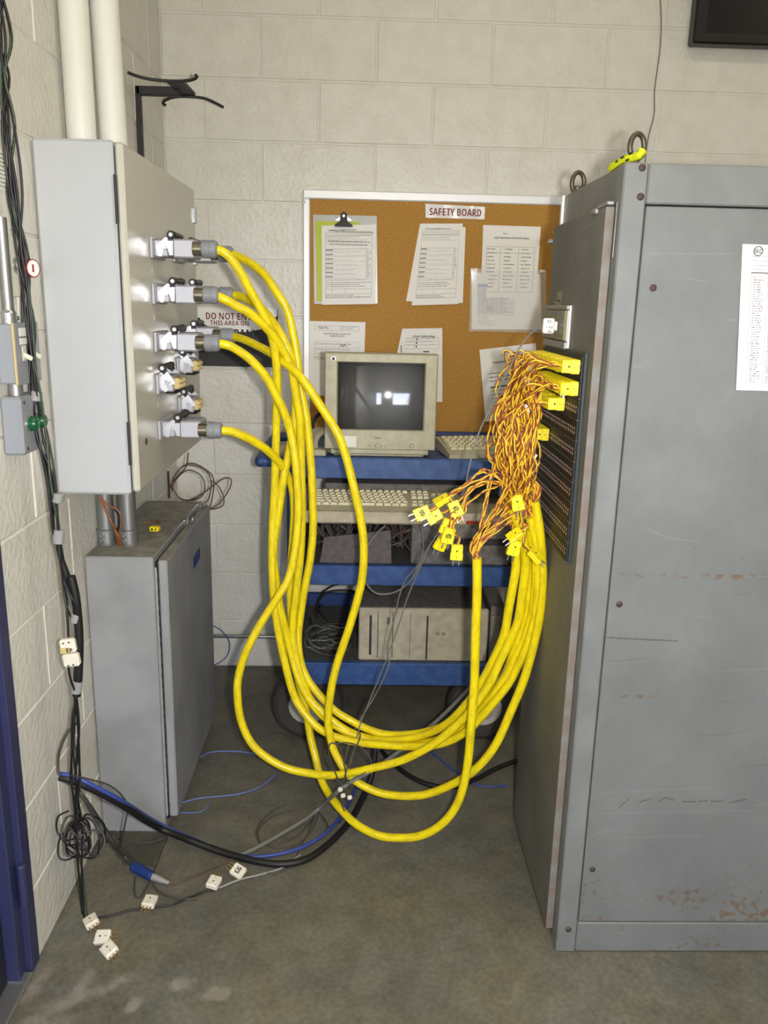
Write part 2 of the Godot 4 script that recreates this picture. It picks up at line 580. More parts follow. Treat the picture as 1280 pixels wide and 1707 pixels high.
	df.albedo_texture = worn(420, 1000, Color(0.415, 0.424, 0.42), 101, func(u: float, v: float) -> float: return clampf((v - 0.9) * 5.5, 0, 0.62) + (0.33 if absf(v - 0.46) < 0.0035 else 0.0) + (0.25 if absf(v - 0.635) < 0.003 and u < 0.5 else 0.0), 34, 0.05, [Vector3(0.957, 0.382, 1.537), Vector3(0.977, 0.404, 1.537), Vector3(1.001, 0.393, 1.537), Vector3(1.01, 0.399, 1.537), Vector3(1.01, 0.398, 1.537), Vector3(1.027, 0.404, 1.537), Vector3(1.043, 0.395, 1.537), Vector3(1.057, 0.407, 1.537), Vector3(1.057, 0.407, 1.537), Vector3(1.079, 0.4, 1.537), Vector3(1.098, 0.397, 1.537), Vector3(1.128, 0.396, 1.537), Vector3(1.132, 0.397, 1.537), Vector3(1.154, 0.401, 1.537), Vector3(1.16, 0.398, 1.537), Vector3(1.19, 0.398, 1.537), Vector3(1.203, 0.395, 1.537), Vector3(1.243, 0.404, 1.537), Vector3(0.891, 0.786, 1.537), Vector3(1.045, 0.78, 1.537), Vector3(0.885, 0.365, 1.537), Vector3(1.287, 0.376, 1.537), Vector3(0.975, 0.304, 1.537), Vector3(1.152, 0.31, 1.537), Vector3(0.901, 1.559, 1.537), Vector3(1.072, 1.562, 1.537), Vector3(0.911, 0.417, 1.537), Vector3(1.164, 0.434, 1.537)])
	var lr := mat("logger_rail", Color.WHITE, 0.45)
	lr.albedo_texture = worn(512, 62, Color(0.415, 0.424, 0.42), 105, func(_u: float, v: float) -> float: return 0.12 + v * v * 0.38, 8)
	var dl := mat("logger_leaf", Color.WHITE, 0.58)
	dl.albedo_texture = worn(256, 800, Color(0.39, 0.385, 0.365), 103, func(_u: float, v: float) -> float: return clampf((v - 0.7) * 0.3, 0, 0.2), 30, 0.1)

# ---------------------------------------------------------------- room
func block_mesh(w: float, h: float, along_z: bool) -> Mesh:
	var s := stl()
	if along_z:
		bx(s, Vector3(-0.012, 0, 0), Vector3(0.024, h - 0.004, w - 0.004), 0.0026)
	else:
		bx(s, Vector3(0, 0, -0.012), Vector3(w - 0.005, h - 0.005, 0.024), 0.003)
	return s.commit()

func build_room() -> void:
	var P: Material = M.painted_block
	var s := stl()
	bb(s, Vector3(-0.6, 0, -0.2), Vector3(4.6, 3.3, -0.0028))
	bb(s, Vector3(-0.341, 2.6, -0.01), Vector3(4.6, 3.3, 0))
	bb(s, Vector3(2.6, 0, -0.01), Vector3(4.6, 2.6, 0))
	var wb := struct("wall_back", s, P)
	var cache := {}
	for k in 13:
		var x := -0.341
		var nxt := 0.0 if k % 2 else 0.2
		if k % 2 == 0:
			nxt = -0.2
		while x < 2.59:
			var e := minf(nxt, 2.6)
			var w := e - x
			var key := "%.2f" % w
			if not cache.has(key):
				cache[key] = block_mesh(w, 0.2, false)
			var o := obj("block", cache[key], P, wb)
			o.position = Vector3((x + e) / 2, 0.1 + 0.2 * k, rng.randf_range(-0.0006, 0.0004))
			x = e
			nxt += 0.4
	s = stl()
	bb(s, Vector3(-0.56, 0, -0.2), Vector3(-0.3438, 3.3, 1.562))
	bb(s, Vector3(-0.356, 2.6, 0), Vector3(-0.341, 3.3, 1.565))
	var wl := struct("wall_left", s, P)
	var cz := {}
	for k in 14:
		var z := 0.0
		var nxt := 0.175 if k % 2 else 0.375
		while z < 1.56:
			var e := minf(nxt, 1.565)
			var w := e - z
			var y0 := maxf(0.0, 0.2 * k - 0.02)
			var h := 0.2 * (k + 1) - 0.02 - y0
			h = minf(h, 2.6 - y0)
			var key := "%.2f %.2f" % [w, h]
			if not cz.has(key):
				cz[key] = block_mesh(w, h, true)
			var o := obj("block", cz[key], P, wl)
			o.position = Vector3(-0.341 + rng.randf_range(-0.0006, 0.0004), y0 + h / 2, (z + e) / 2)
			z = e
			nxt += 0.4
	s = stl()
	uvquad(s, Vector3(-0.5, 0, -0.2), Vector3(2.5, 0, -0.2), Vector3(2.5, 0, 2.8), Vector3(-0.5, 0, 2.8))
	uvquad(s, Vector3(2.5, 0, -0.2), Vector3(5.5, 0, -0.2), Vector3(5.5, 0, 2.8), Vector3(2.5, 0, 2.8))
	uvquad(s, Vector3(-0.5, 0, 2.8), Vector3(2.5, 0, 2.8), Vector3(2.5, 0, 6.8), Vector3(-0.5, 0, 6.8), Vector2.ZERO, Vector2(1, 1.333))
	uvquad(s, Vector3(2.5, 0, 2.8), Vector3(5.5, 0, 2.8), Vector3(5.5, 0, 6.8), Vector3(2.5, 0, 6.8), Vector2.ZERO, Vector2(1, 1.333))
	bb(s, Vector3(-0.9, -0.15, -0.3), Vector3(5.5, -0.0005, 6.8))
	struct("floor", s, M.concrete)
	s = stl()
	bb(s, Vector3(-0.9, 3.3, -0.3), Vector3(5.5, 3.4, 6.8))
	struct("ceiling", s, M.ceiling_paint)
	s = stl()
	bb(s, Vector3(4.6, 0, -0.2), Vector3(4.8, 3.3, 6.6))
	struct("wall_right", s, P)
	# wall behind the camera with two daylit windows
	s = stl()
	bb(s, Vector3(-0.9, 0, 6.4), Vector3(4.8, 1.15, 6.6))
	bb(s, Vector3(-0.9, 2.0, 6.4), Vector3(4.8, 3.3, 6.6))
	bb(s, Vector3(-0.9, 1.15, 6.4), Vector3(-0.3, 2.0, 6.6))
	bb(s, Vector3(0.1, 1.15, 6.4), Vector3(0.7, 2.0, 6.6))
	bb(s, Vector3(2.4, 1.15, 6.4), Vector3(4.8, 2.0, 6.6))
	struct("wall_front", s, P)
	for w in [[-0.3, 0.1], [0.7, 2.4]]:
		s = stl()
		for e in [[w[0], 1.15, w[0] + 0.05, 2.0], [w[1] - 0.05, 1.15, w[1], 2.0], [w[0], 1.15, w[1], 1.2], [w[0], 1.95, w[1], 2.0]]:
			bb(s, Vector3(e[0], e[1], 6.45), Vector3(e[2], e[3], 6.52), 0.005)
		var fr := struct("window_1" if w[0] < 0 else "window_2", s, M.window_frame)
		s = stl()
		bb(s, Vector3(w[0] + 0.05, 1.2, 6.48), Vector3(w[1] - 0.05, 1.95, 6.486))
		obj("pane", s, M.window_glass, fr)
	# left wall beyond the doorway
	s = stl()
	bb(s, Vector3(-0.56, 0, 2.72), Vector3(-0.341, 3.3, 6.6))
	bb(s, Vector3(-0.56, 2.3, 1.565), Vector3(-0.341, 3.3, 2.72))
	struct("wall_left_near", s, P)
	# blue steel door frame in the left wall and the door shut in it
	s = stl()
	bb(s, Vector3(-0.58, 0, 1.562), Vector3(-0.3385, 2.25, 1.605), 0.003)
	bb(s, Vector3(-0.4, 0, 1.6), Vector3(-0.352, 2.25, 1.64), 0.003)
	bb(s, Vector3(-0.58, 0, 2.68), Vector3(-0.3385, 2.25, 2.72), 0.003)
	bb(s, Vector3(-0.58, 2.25, 1.565), Vector3(-0.3385, 2.3, 2.72), 0.003)
	var fr := struct("trim_1", s, M.frame_blue)
	s = stl()
	bb(s, Vector3(-0.42, 0.012, 1.645), Vector3(-0.375, 2.24, 2.675), 0.003)
	var d := struct("door_1", s, M.navy)
	for y in [0.185, 1.95]:
		s = stl()
		cyl(s, Vector3(-0.338, y, 1.615), Vector3(-0.338, y + 0.1, 1.615), 0.0095, 16, 0.003)
		obj("hinge", s, M.frame_blue, d)
	s = stl()
	bb(s, Vector3(-0.45, 0, 1.61), Vector3(-0.335, 0.012, 2.68), 0.004)
	obj("threshold", s, M.galvanised, d)

func build_lights() -> void:
	var n := 0
	for c in [Vector3(1.0, 3.22, 1.75), Vector3(1.0, 3.22, 4.4), Vector3(3.2, 3.22, 1.75)]:
		var t := thing("ceiling_light", "long fluorescent ceiling light over the " + ["cart", "doorway end of the room", "far right of the room"][n], "light", c)
		n += 1
		var s := stl()
		bx(s, c + Vector3(0, 0.04, 0), Vector3(1.25, 0.08, 0.26), 0.01)
		obj("housing", s, M.window_frame, t)
		s = stl()
		bx(s, c + Vector3(0, -0.012, 0), Vector3(1.2, 0.02, 0.2), 0.008)
		obj("diffuser", s, M.lamp_glow, t)
		var a := AreaLight3D.new()
		a.area_size = Vector2(1.15, 0.18)
		a.light_color = Color(1.0, 0.93, 0.81)
		a.light_energy = AREA_E
		a.shadow_enabled = true
		a.set("area_range", 12.0)
		t.add_child(a)
		a.position = Vector3(0, -0.03, 0)
		a.rotation_degrees = Vector3(-90, 0, 0)

# ---------------------------------------------------------------- left wall
func hexagon(s: SurfaceTool, a: Vector3, b: Vector3, r: float) -> void:
	lathe(s, along_y(a, b), [Vector2(0, 0), Vector2(r * 0.93, 0), Vector2(r, a.distance_to(b) * 0.15), Vector2(r, a.distance_to(b) * 0.85), Vector2(r * 0.93, a.distance_to(b)), Vector2(0, a.distance_to(b))], 8)

# panel connector on the enclosure door; its origin is the locking pin. The lever leans by `lean` degrees
func connector_base(parent: Node, y: float, z: float, shut: bool) -> void:
	var x0 := -0.146
	var s := stl()
	bx(s, Vector3(x0 + 0.004, y, z - 0.045), Vector3(0.008, 0.05, 0.13), 0.002)
	bx(s, Vector3(x0 + 0.006, y + 0.021, z - 0.045), Vector3(0.012, 0.004, 0.115), 0.001)
	bx(s, Vector3(x0 + 0.022, y, z - 0.045), Vector3(0.034, 0.04, 0.084), 0.003)
	if not shut:
		pass
	var base := obj("connector_base", s, M.die_cast, parent)
	var pin := Vector3(x0 + 0.034, y, z)
	var lean := 0.0 if shut else deg_to_rad(38)
	var off := Vector3.ZERO if shut else Vector3(-0.012, 0.006, 0)
	var B := Basis(Vector3(0, 0, 1), lean)
	var shape := [Vector2(0, 0.025), Vector2(-0.023, 0.0045), Vector2(-0.0186, -0.0195), Vector2(-0.0096, -0.0195), Vector2(-0.004, 0), Vector2(0, 0.005), Vector2(0.0045, 0), Vector2(0.0095, -0.017), Vector2(0.0174, -0.0165), Vector2(0.019, 0.015), Vector2(0.0144, 0.0235)]
	for dz in [0.0, -0.09]:
		s = stl()
		prism(s, shape, Transform3D(B, pin + off + Vector3(0, 0, dz)), 0.0028)
		obj("lever_plate", s, M.silver, base)
		s = stl()
		cyl(s, pin + Vector3(0, 0, dz - 0.002), pin + Vector3(0, 0, dz + 0.006), 0.0042, 14, 0.001)
		obj("locking_pin", s, M.silver, base)
		s = stl()
		var k := pin + off + B * Vector3(0.0144, 0.031, 0)
		cyl(s, k + Vector3(0, 0, dz - 0.005), k + Vector3(0, 0, dz + 0.006), 0.0098, 18, 0.002)
		bx(s, k + Vector3(0, 0, dz) + B * Vector3(-0.003, -0.008, 0), Vector3(0.014, 0.016, 0.006), 0.002, B)
		obj("lever_knob", s, M.lever_black, base)
		s = stl()
		cyl(s, k + Vector3(0, 0, dz + 0.006), k + Vector3(0, 0, dz + 0.0072), 0.0046, 12)
		obj("rivet", s, M.silver, base)
	s = stl()
	var h := pin + off + B * Vector3(0.017, 0.033, 0)
	bx(s, h + Vector3(0, 0, -0.048), Vector3(0.016, 0.012, 0.1), 0.004, B)
	obj("lever_handle", s, M.lever_black, base)
	if not shut:
		s = stl()
		bx(s, Vector3(x0 + 0.041, y, z - 0.045), Vector3(0.02, 0.028, 0.064), 0.002)
		for k in 6:
			bx(s, Vector3(x0 + 0.052, y + 0.006, z - 0.07 + 0.01 * k), Vector3(0.006, 0.008, 0.005), 0.001)
			bx(s, Vector3(x0 + 0.052, y - 0.006, z - 0.07 + 0.01 * k), Vector3(0.006, 0.008, 0.005), 0.001)
		obj("contact_insert", s, M.ptag_tan, base)
		s = stl()
		bx(s, Vector3(x0 + 0.03, y - 0.023, z - 0.045), Vector3(0.03, 0.005, 0.07), 0.002)
		obj("gasket", s, M.black_rubber, base)

func build_enclosure() -> void:
	var t := thing("electrical_enclosure", "large light grey electrical enclosure on the left wall, its door full of cable connectors", "enclosure", Vector3(-0.25, 1.008, 0.875))
	var s := stl()
	bb(s, Vector3(-0.338, 1.008, 0.5), Vector3(-0.168, 1.78, 1.25), 0.006)
	obj("body", s, M.enclosure_paint, t)
	s = stl()
	bb(s, Vector3(-0.168, 1.02, 0.51), Vector3(-0.1655, 1.77, 1.235))
	obj("gasket", s, M.gap_dark, t)
	s = stl()
	bb(s, Vector3(-0.1635, 1.016, 0.496), Vector3(-0.146, 1.776, 1.25), 0.005)
	var door := obj("door", s, M.door_paint, t)
	for y in [1.66, 1.13]:
		s = stl()
		cyl(s, Vector3(-0.1645, y - 0.05, 1.252), Vector3(-0.1645, y + 0.05, 1.252), 0.0035, 10)
		obj("hinge", s, M.dark_steel, t)
	for y in [1.6, 1.72]:
		s = stl()
		bx(s, Vector3(-0.145, y - 0.02, 0.512), Vector3(0.014, 0.045, 0.012), 0.002)
		obj("clamp", s, M.bright_steel, door)
	s = stl()
	cyl(s, Vector3(-0.146, 1.124, 1.178), Vector3(-0.143, 1.124, 1.178), 0.008, 16, 0.001)
	obj("latch_screw", s, M.steel_ring, door)
	for y in [1.515, 1.405, 1.19]:
		s = stl()
		bb(s, Vector3(-0.146, y, 1.0), Vector3(-0.1452, y + 0.012, 1.045))
		obj("embossed_tag", s, M.door_paint, door)
	for e in [[1.575, 1.04, true], [1.467, 1.04, true], [1.352, 1.04, true], [1.248, 1.04, false], [1.133, 1.04, true], [1.577, 0.8, true], [1.47, 0.8, true], [1.36, 0.8, true], [1.275, 0.8, false], [1.165, 0.8, false]]:
		connector_base(door, e[0], e[1], e[2])

func build_lower_cabinet() -> void:
	var t := thing("wall_cabinet", "grey steel cabinet standing on the floor below the white enclosure", "cabinet", Vector3(-0.24, 0, 0.79))
	var s := stl()
	bb(s, Vector3(-0.338, 0.0, 0.48), Vector3(-0.163, 0.808, 1.1), 0.003)
	var body := obj("body", s, M.lower_paint, t)
	s = stl()
	bb(s, Vector3(-0.336, 0.8075, 0.482), Vector3(-0.165, 0.8092, 1.098))
	obj("dusty_lid", s, M.dusty_top, body)
	s = stl()
	bb(s, Vector3(-0.163, 0.03, 0.5), Vector3(-0.157, 0.79, 1.08))
	obj("gasket", s, M.gap_dark, t)
	s = stl()
	bb(s, Vector3(-0.154, 0.042, 0.478), Vector3(-0.13, 0.797, 1.09), 0.004)
	var door := obj("door", s, M.lower_paint, t)
	s = stl()
	bb(s, Vector3(-0.1535, 0.797, 0.481), Vector3(-0.1305, 0.7976, 1.087))
	obj("dusty_rim", s, M.dusty_top, door)
	s = stl()
	cyl(s, Vector3(-0.159, 0.05, 1.094), Vector3(-0.159, 0.78, 1.094), 0.0035, 10)
	for k in 24:
		cyl(s, Vector3(-0.159, 0.06 + k * 0.03, 1.094), Vector3(-0.159, 0.078 + k * 0.03, 1.094), 0.0042, 8)
	obj("piano_hinge", s, M.lower_paint, t)
	s = stl()
	bx(s, Vector3(-0.13, 0.688, 0.715), Vector3(0.0014, 0.036, 0.1), 0.0005, Basis(Vector3(1, 0, 0), 0.05))
	obj("blue_tape", s, M.blue_tape, door).set_meta("label", "strip of blue tape on the cabinet door")
	for z in [0.72, 0.52]:
		s = stl()
		bx(s, Vector3(-0.158, 0.8, z), Vector3(0.012, 0.03, 0.03), 0.002)
		bx(s, Vector3(-0.145, 0.806, z), Vector3(0.024, 0.008, 0.016), 0.002)
		cyl(s, Vector3(-0.15, 0.8, z + 0.012), Vector3(-0.15, 0.822, z + 0.012), 0.005, 12, 0.001)
		cyl(s, Vector3(-0.14, 0.8, z - 0.01), Vector3(-0.14, 0.818, z - 0.01), 0.004, 12, 0.001)
		obj("clamp", s, M.bright_steel, t)
	# conduits between the cabinets
	var k := 0
	for x in [-0.315, -0.256]:
		var c := thing("metal_conduit", ["short galvanised conduit between the cabinets, nearer the wall", "short galvanised conduit between the cabinets, nearer the door side"][k], "conduit", Vector3(x, 0.809, 0.98))
		k += 1
		s = stl()
		cyl(s, Vector3(x, 0.81, 0.98), Vector3(x, 1.008, 0.98), 0.0225, 28)
		obj("pipe", s, M.galvanised, c)
		s = stl()
		lathe(s, Transform3D(Basis(), Vector3(x, 0.81, 0.98)), [Vector2(0.0225, 0), Vector2(0.0265, 0), Vector2(0.0265, 0.003), Vector2(0.0245, 0.004), Vector2(0.0245, 0.036), Vector2(0.027, 0.037), Vector2(0.027, 0.041), Vector2(0.0225, 0.043)], 28)
		var cp := obj("coupling", s, M.galvanised, c)
		for yy in [0.823, 0.839]:
			s = stl()
			cyl(s, Vector3(x - 0.006, yy, 1.002), Vector3(x - 0.006, yy, 1.0085), 0.006, 12, 0.001)
			obj("set_screw", s, M.bright_steel, cp)
	var w := thing("copper_wires", "bare copper coloured wires running down between the two conduits", "wire", Vector3(-0.285, 0.81, 1.02))
	for P in [[Vector3(-0.317, 0.949, 1.02), Vector3(-0.303, 0.913, 1.02), Vector3(-0.285, 0.872, 1.02), Vector3(-0.271, 0.84, 1.02), Vector3(-0.274, 0.805, 1)], [Vector3(-0.309, 0.951, 1.03), Vector3(-0.291, 0.929, 1.03), Vector3(-0.267, 0.916, 1.03), Vector3(-0.259, 0.89, 1.03), Vector3(-0.268, 0.848, 1.02), Vector3(-0.272, 0.805, 1)], [Vector3(-0.309, 0.949, 1.02), Vector3(-0.294, 0.908, 1.03), Vector3(-0.279, 0.867, 1.03), Vector3(-0.277, 0.805, 1)]]:
		s = stl()
		tube(s, smooth(P), 0.0022, 6)
		obj("wire", s, M.copper_wire, w)
	# bracket seen behind the conduits
	s = stl()
	bb(s, Vector3(-0.338, 0.81, 0.86), Vector3(-0.3, 0.875, 0.864), 0.001)
	bb(s, Vector3(-0.341, 0.81, 0.845), Vector3(-0.335, 1.0, 0.88), 0.001)
	tag(obj("wall_strap", s, M.box_grey), "grey steel strap on the wall behind the conduits", "bracket")

func build_pipes_and_hanger() -> void:
	var k := 0
	for e in [[Vector3(-0.3, 1.78, 1.03), Vector3(-0.306, 3.3, 1.03)], [Vector3(-0.243, 1.78, 0.97), Vector3(-0.268, 3.3, 0.97)]]:
		var s := stl()
		cyl(s, e[0], e[1], 0.0335, 32)
		tag(obj("plastic_pipe", s, M.pvc_white), ["white plastic pipe rising from the enclosure, close to the wall", "white plastic pipe rising from the enclosure, on the room side"][k], "pipe")
		k += 1
	var t := thing("hose_hanger", "dark steel hose hanger with two curved rods, high on the left wall", "hanger", Vector3(-0.335, 1.78, 0.4))
	var s := stl()
	bb(s, Vector3(-0.341, 1.7, 0.345), Vector3(-0.326, 2.085, 0.37), 0.002)
	bb(s, Vector3(-0.338, 2.06, 0.345), Vector3(-0.203, 2.085, 0.37), 0.002)
	obj("arm", s, M.dark_steel, t)
	s = stl()
	var pa: Array = [Vector3(-0.223, 2.079, 0.46), Vector3(-0.173, 2.081, 0.46), Vector3(-0.168, 2.07, 0.31), Vector3(-0.215, 2.069, 0.31)]
	prism(s, [Vector2(pa[0].x, 0.46), Vector2(pa[1].x, 0.46), Vector2(pa[2].x, 0.31), Vector2(pa[3].x, 0.31)], Transform3D(Basis(Vector3(1, 0, 0), Vector3(0, 0, 1), Vector3(0, 1, 0)), Vector3(0, pa[0].y + 0.004, 0)), -0.008)
	obj("plate", s, M.dark_steel, t)
	for P in [[Vector3(-0.325, 2.089, 0.5), Vector3(-0.303, 2.084, 0.485), Vector3(-0.269, 2.08, 0.47), Vector3(-0.219, 2.079, 0.46), Vector3(-0.175, 2.08, 0.46), Vector3(-0.147, 2.083, 0.465), Vector3(-0.13, 2.087, 0.48), Vector3(-0.132, 2.09, 0.49)], [Vector3(-0.276, 2.056, 0.25), Vector3(-0.281, 2.062, 0.26), Vector3(-0.266, 2.068, 0.275), Vector3(-0.234, 2.071, 0.3), Vector3(-0.194, 2.071, 0.31), Vector3(-0.145, 2.071, 0.295), Vector3(-0.112, 2.063, 0.27), Vector3(-0.092, 2.056, 0.25)]]:
		s = stl()
		tube(s, smooth(P), 0.0045, 10)
		obj("rod", s, M.dark_steel, t)

func build_switchgear() -> void:
	# switch box, push button box, conduit, plate on the left wall at the picture's edge
	var t := thing("switch_box", "grey switch box with two cream toggles on the left wall", "switch box", Vector3(-0.325, 1.285, 1.43))
	var s := stl()
	bb(s, Vector3(-0.341, 1.286, 1.385), Vector3(-0.306, 1.402, 1.497), 0.003)
	obj("body", s, M.box_grey, t)
	s = stl()
	bb(s, Vector3(-0.306, 1.284, 1.38), Vector3(-0.303, 1.404, 1.5), 0.001)
	var pl := obj("cover_plate", s, M.box_grey, t)
	s = stl()
	bb(s, Vector3(-0.3075, 1.284, 1.4985), Vector3(-0.3035, 1.404, 1.5035), 0.001)
	obj("cover_edge", s, M.ptag_tan, t)
	for z in [1.462, 1.415]:
		s = stl()
		bb(s, Vector3(-0.303, 1.33, z - 0.009), Vector3(-0.3015, 1.36, z + 0.009), 0.0005)
		obj("toggle_plate", s, M.plate_cream, pl)
		s = stl()
		bx(s, Vector3(-0.296, 1.338, z), Vector3(0.02, 0.009, 0.007), 0.002, Basis(Vector3(0, 0, 1), -0.5))
		obj("toggle", s, M.plate_cream, pl)
		s = stl()
		bb(s, Vector3(-0.303, 1.378, z - 0.02), Vector3(-0.3022, 1.394, z + 0.016))
		bb(s, Vector3(-0.303, 1.362, z - 0.016), Vector3(-0.3022, 1.374, z + 0.016))
		obj("name_tag", s, M.tag_white, pl)
	s = stl()
	bb(s, Vector3(-0.303, 1.288, 1.434), Vector3(-0.302, 1.4, 1.446))
	obj("slot", s, M.dark_steel, pl)
	t = thing("push_button_box", "grey push button box with two green lamps below the switch box", "button box", Vector3(-0.32, 1.145, 1.45))
	s = stl()
	bb(s, Vector3(-0.341, 1.146, 1.4), Vector3(-0.3, 1.262, 1.508), 0.005)
	obj("body", s, M.box_grey, t)
	for z in [1.474, 1.43]:
		s = stl()
		lathe(s, along_y(Vector3(-0.3, 1.206, z), Vector3(-0.28, 1.206, z)), [Vector2(0.0, 0), Vector2(0.0165, 0), Vector2(0.0165, 0.003), Vector2(0.0145, 0.004)], 24)
		var rg := obj("button_ring", s, M.bright_steel, t)
		s = stl()
		lathe(s, along_y(Vector3(-0.3, 1.206, z), Vector3(-0.28, 1.206, z)), [Vector2(0.0145, 0.003), Vector2(0.0145, 0.012), Vector2(0.012, 0.017), Vector2(0.007, 0.0195), Vector2(0, 0.02)], 24)
		obj("green_cap", s, M.green_lens, rg)
	for e in [[1.25, 1.49], [1.25, 1.412], [1.158, 1.49], [1.158, 1.412]]:
		s = stl()
		cyl(s, Vector3(-0.3, e[0], e[1]), Vector3(-0.2985, e[0], e[1]), 0.0035, 10)
		obj("screw", s, M.steel_ring, t)
	t = thing("wall_conduit", "thin steel conduit feeding the switch box from above", "conduit", Vector3(-0.33, 1.402, 1.46))
	s = stl()
	cyl(s, Vector3(-0.326, 1.41, 1.463), Vector3(-0.326, 1.6, 1.463), 0.011, 18)
	obj("pipe", s, M.galvanised, t)
	s = stl()
	lathe(s, Transform3D(Basis(), Vector3(-0.326, 1.402, 1.463)), [Vector2(0.011, 0), Vector2(0.0145, 0), Vector2(0.0145, 0.02), Vector2(0.0125, 0.024), Vector2(0.011, 0.026)], 20)
	cyl(s, Vector3(-0.326, 1.412, 1.448), Vector3(-0.316, 1.412, 1.44), 0.004, 10)
	obj("connector", s, M.bright_steel, t)
	s = stl()
	cyl(s, Vector3(-0.323, 1.262, 1.468), Vector3(-0.323, 1.286, 1.468), 0.0145, 20)
	tag(obj("conduit_nipple", s, M.galvanised), "short conduit stub between the switch box and the button box", "conduit")
	t = thing("outlet_plate", "cream outlet plate with a round metal socket on the left wall", "outlet", Vector3(-0.34, 1.45, 1.41))
	s = stl()
	bb(s, Vector3(-0.3415, 1.452, 1.352), Vector3(-0.331, 1.572, 1.43), 0.003)
	obj("plate", s, M.plate_cream, t)
	s = stl()
	lathe(s, along_y(Vector3(-0.336, 1.515, 1.395), Vector3(-0.3, 1.515, 1.395)), [Vector2(0.017, 0), Vector2(0.017, 0.008), Vector2(0.013, 0.01), Vector2(0.013, 0.034), Vector2(0.01, 0.036), Vector2(0.0, 0.036)], 20)
	obj("socket", s, M.bright_steel, t)
	t = thing("round_tag", "round white tag with a red rim hanging on the black wires", "tag", Vector3(-0.282, 1.508, 1.44))
	s = stl()
	var T := Transform3D(Basis(Vector3(0, 1, 0), 1.15), t.position) * Transform3D(Basis(Vector3(1, 0, 0), PI / 2), Vector3.ZERO)
	lathe(s, T, [Vector2(0, 0), Vector2(0.0165, 0), Vector2(0.0165, 0.002), Vector2(0, 0.002)], 24)
	obj("disc", s, M.tag_white, t)
	s = stl()
	lathe(s, T, [Vector2(0.0155, -0.0005), Vector2(0.0175, -0.0005), Vector2(0.0175, 0.0028), Vector2(0.0155, 0.0028)], 24)
	bx(s, t.position, Vector3(0.006, 0.016, 0.005), 0.001, Basis(Vector3(0, 1, 0), 1.15))
	obj("rim", s, M.red_tag, t)
	s = sheet(Vector3(-0.34, 1.73, 1.43), Vector3(-0.34, 1.73, 1.375), Vector3(-0.34, 1.655, 1.375), Vector3(-0.34, 1.655, 1.43), 0.0006, flat, 2)
	var im := page(64, 90)
	print_rows(im, 6, 8, 58, 84, 9, Color(0.35, 0.4, 0.3), 0.8, rng, 4)
	tag(obj("wall_notice", s, paper_mat("notice_print", im)), "small printed notice on the left wall above the outlet plate", "notice")

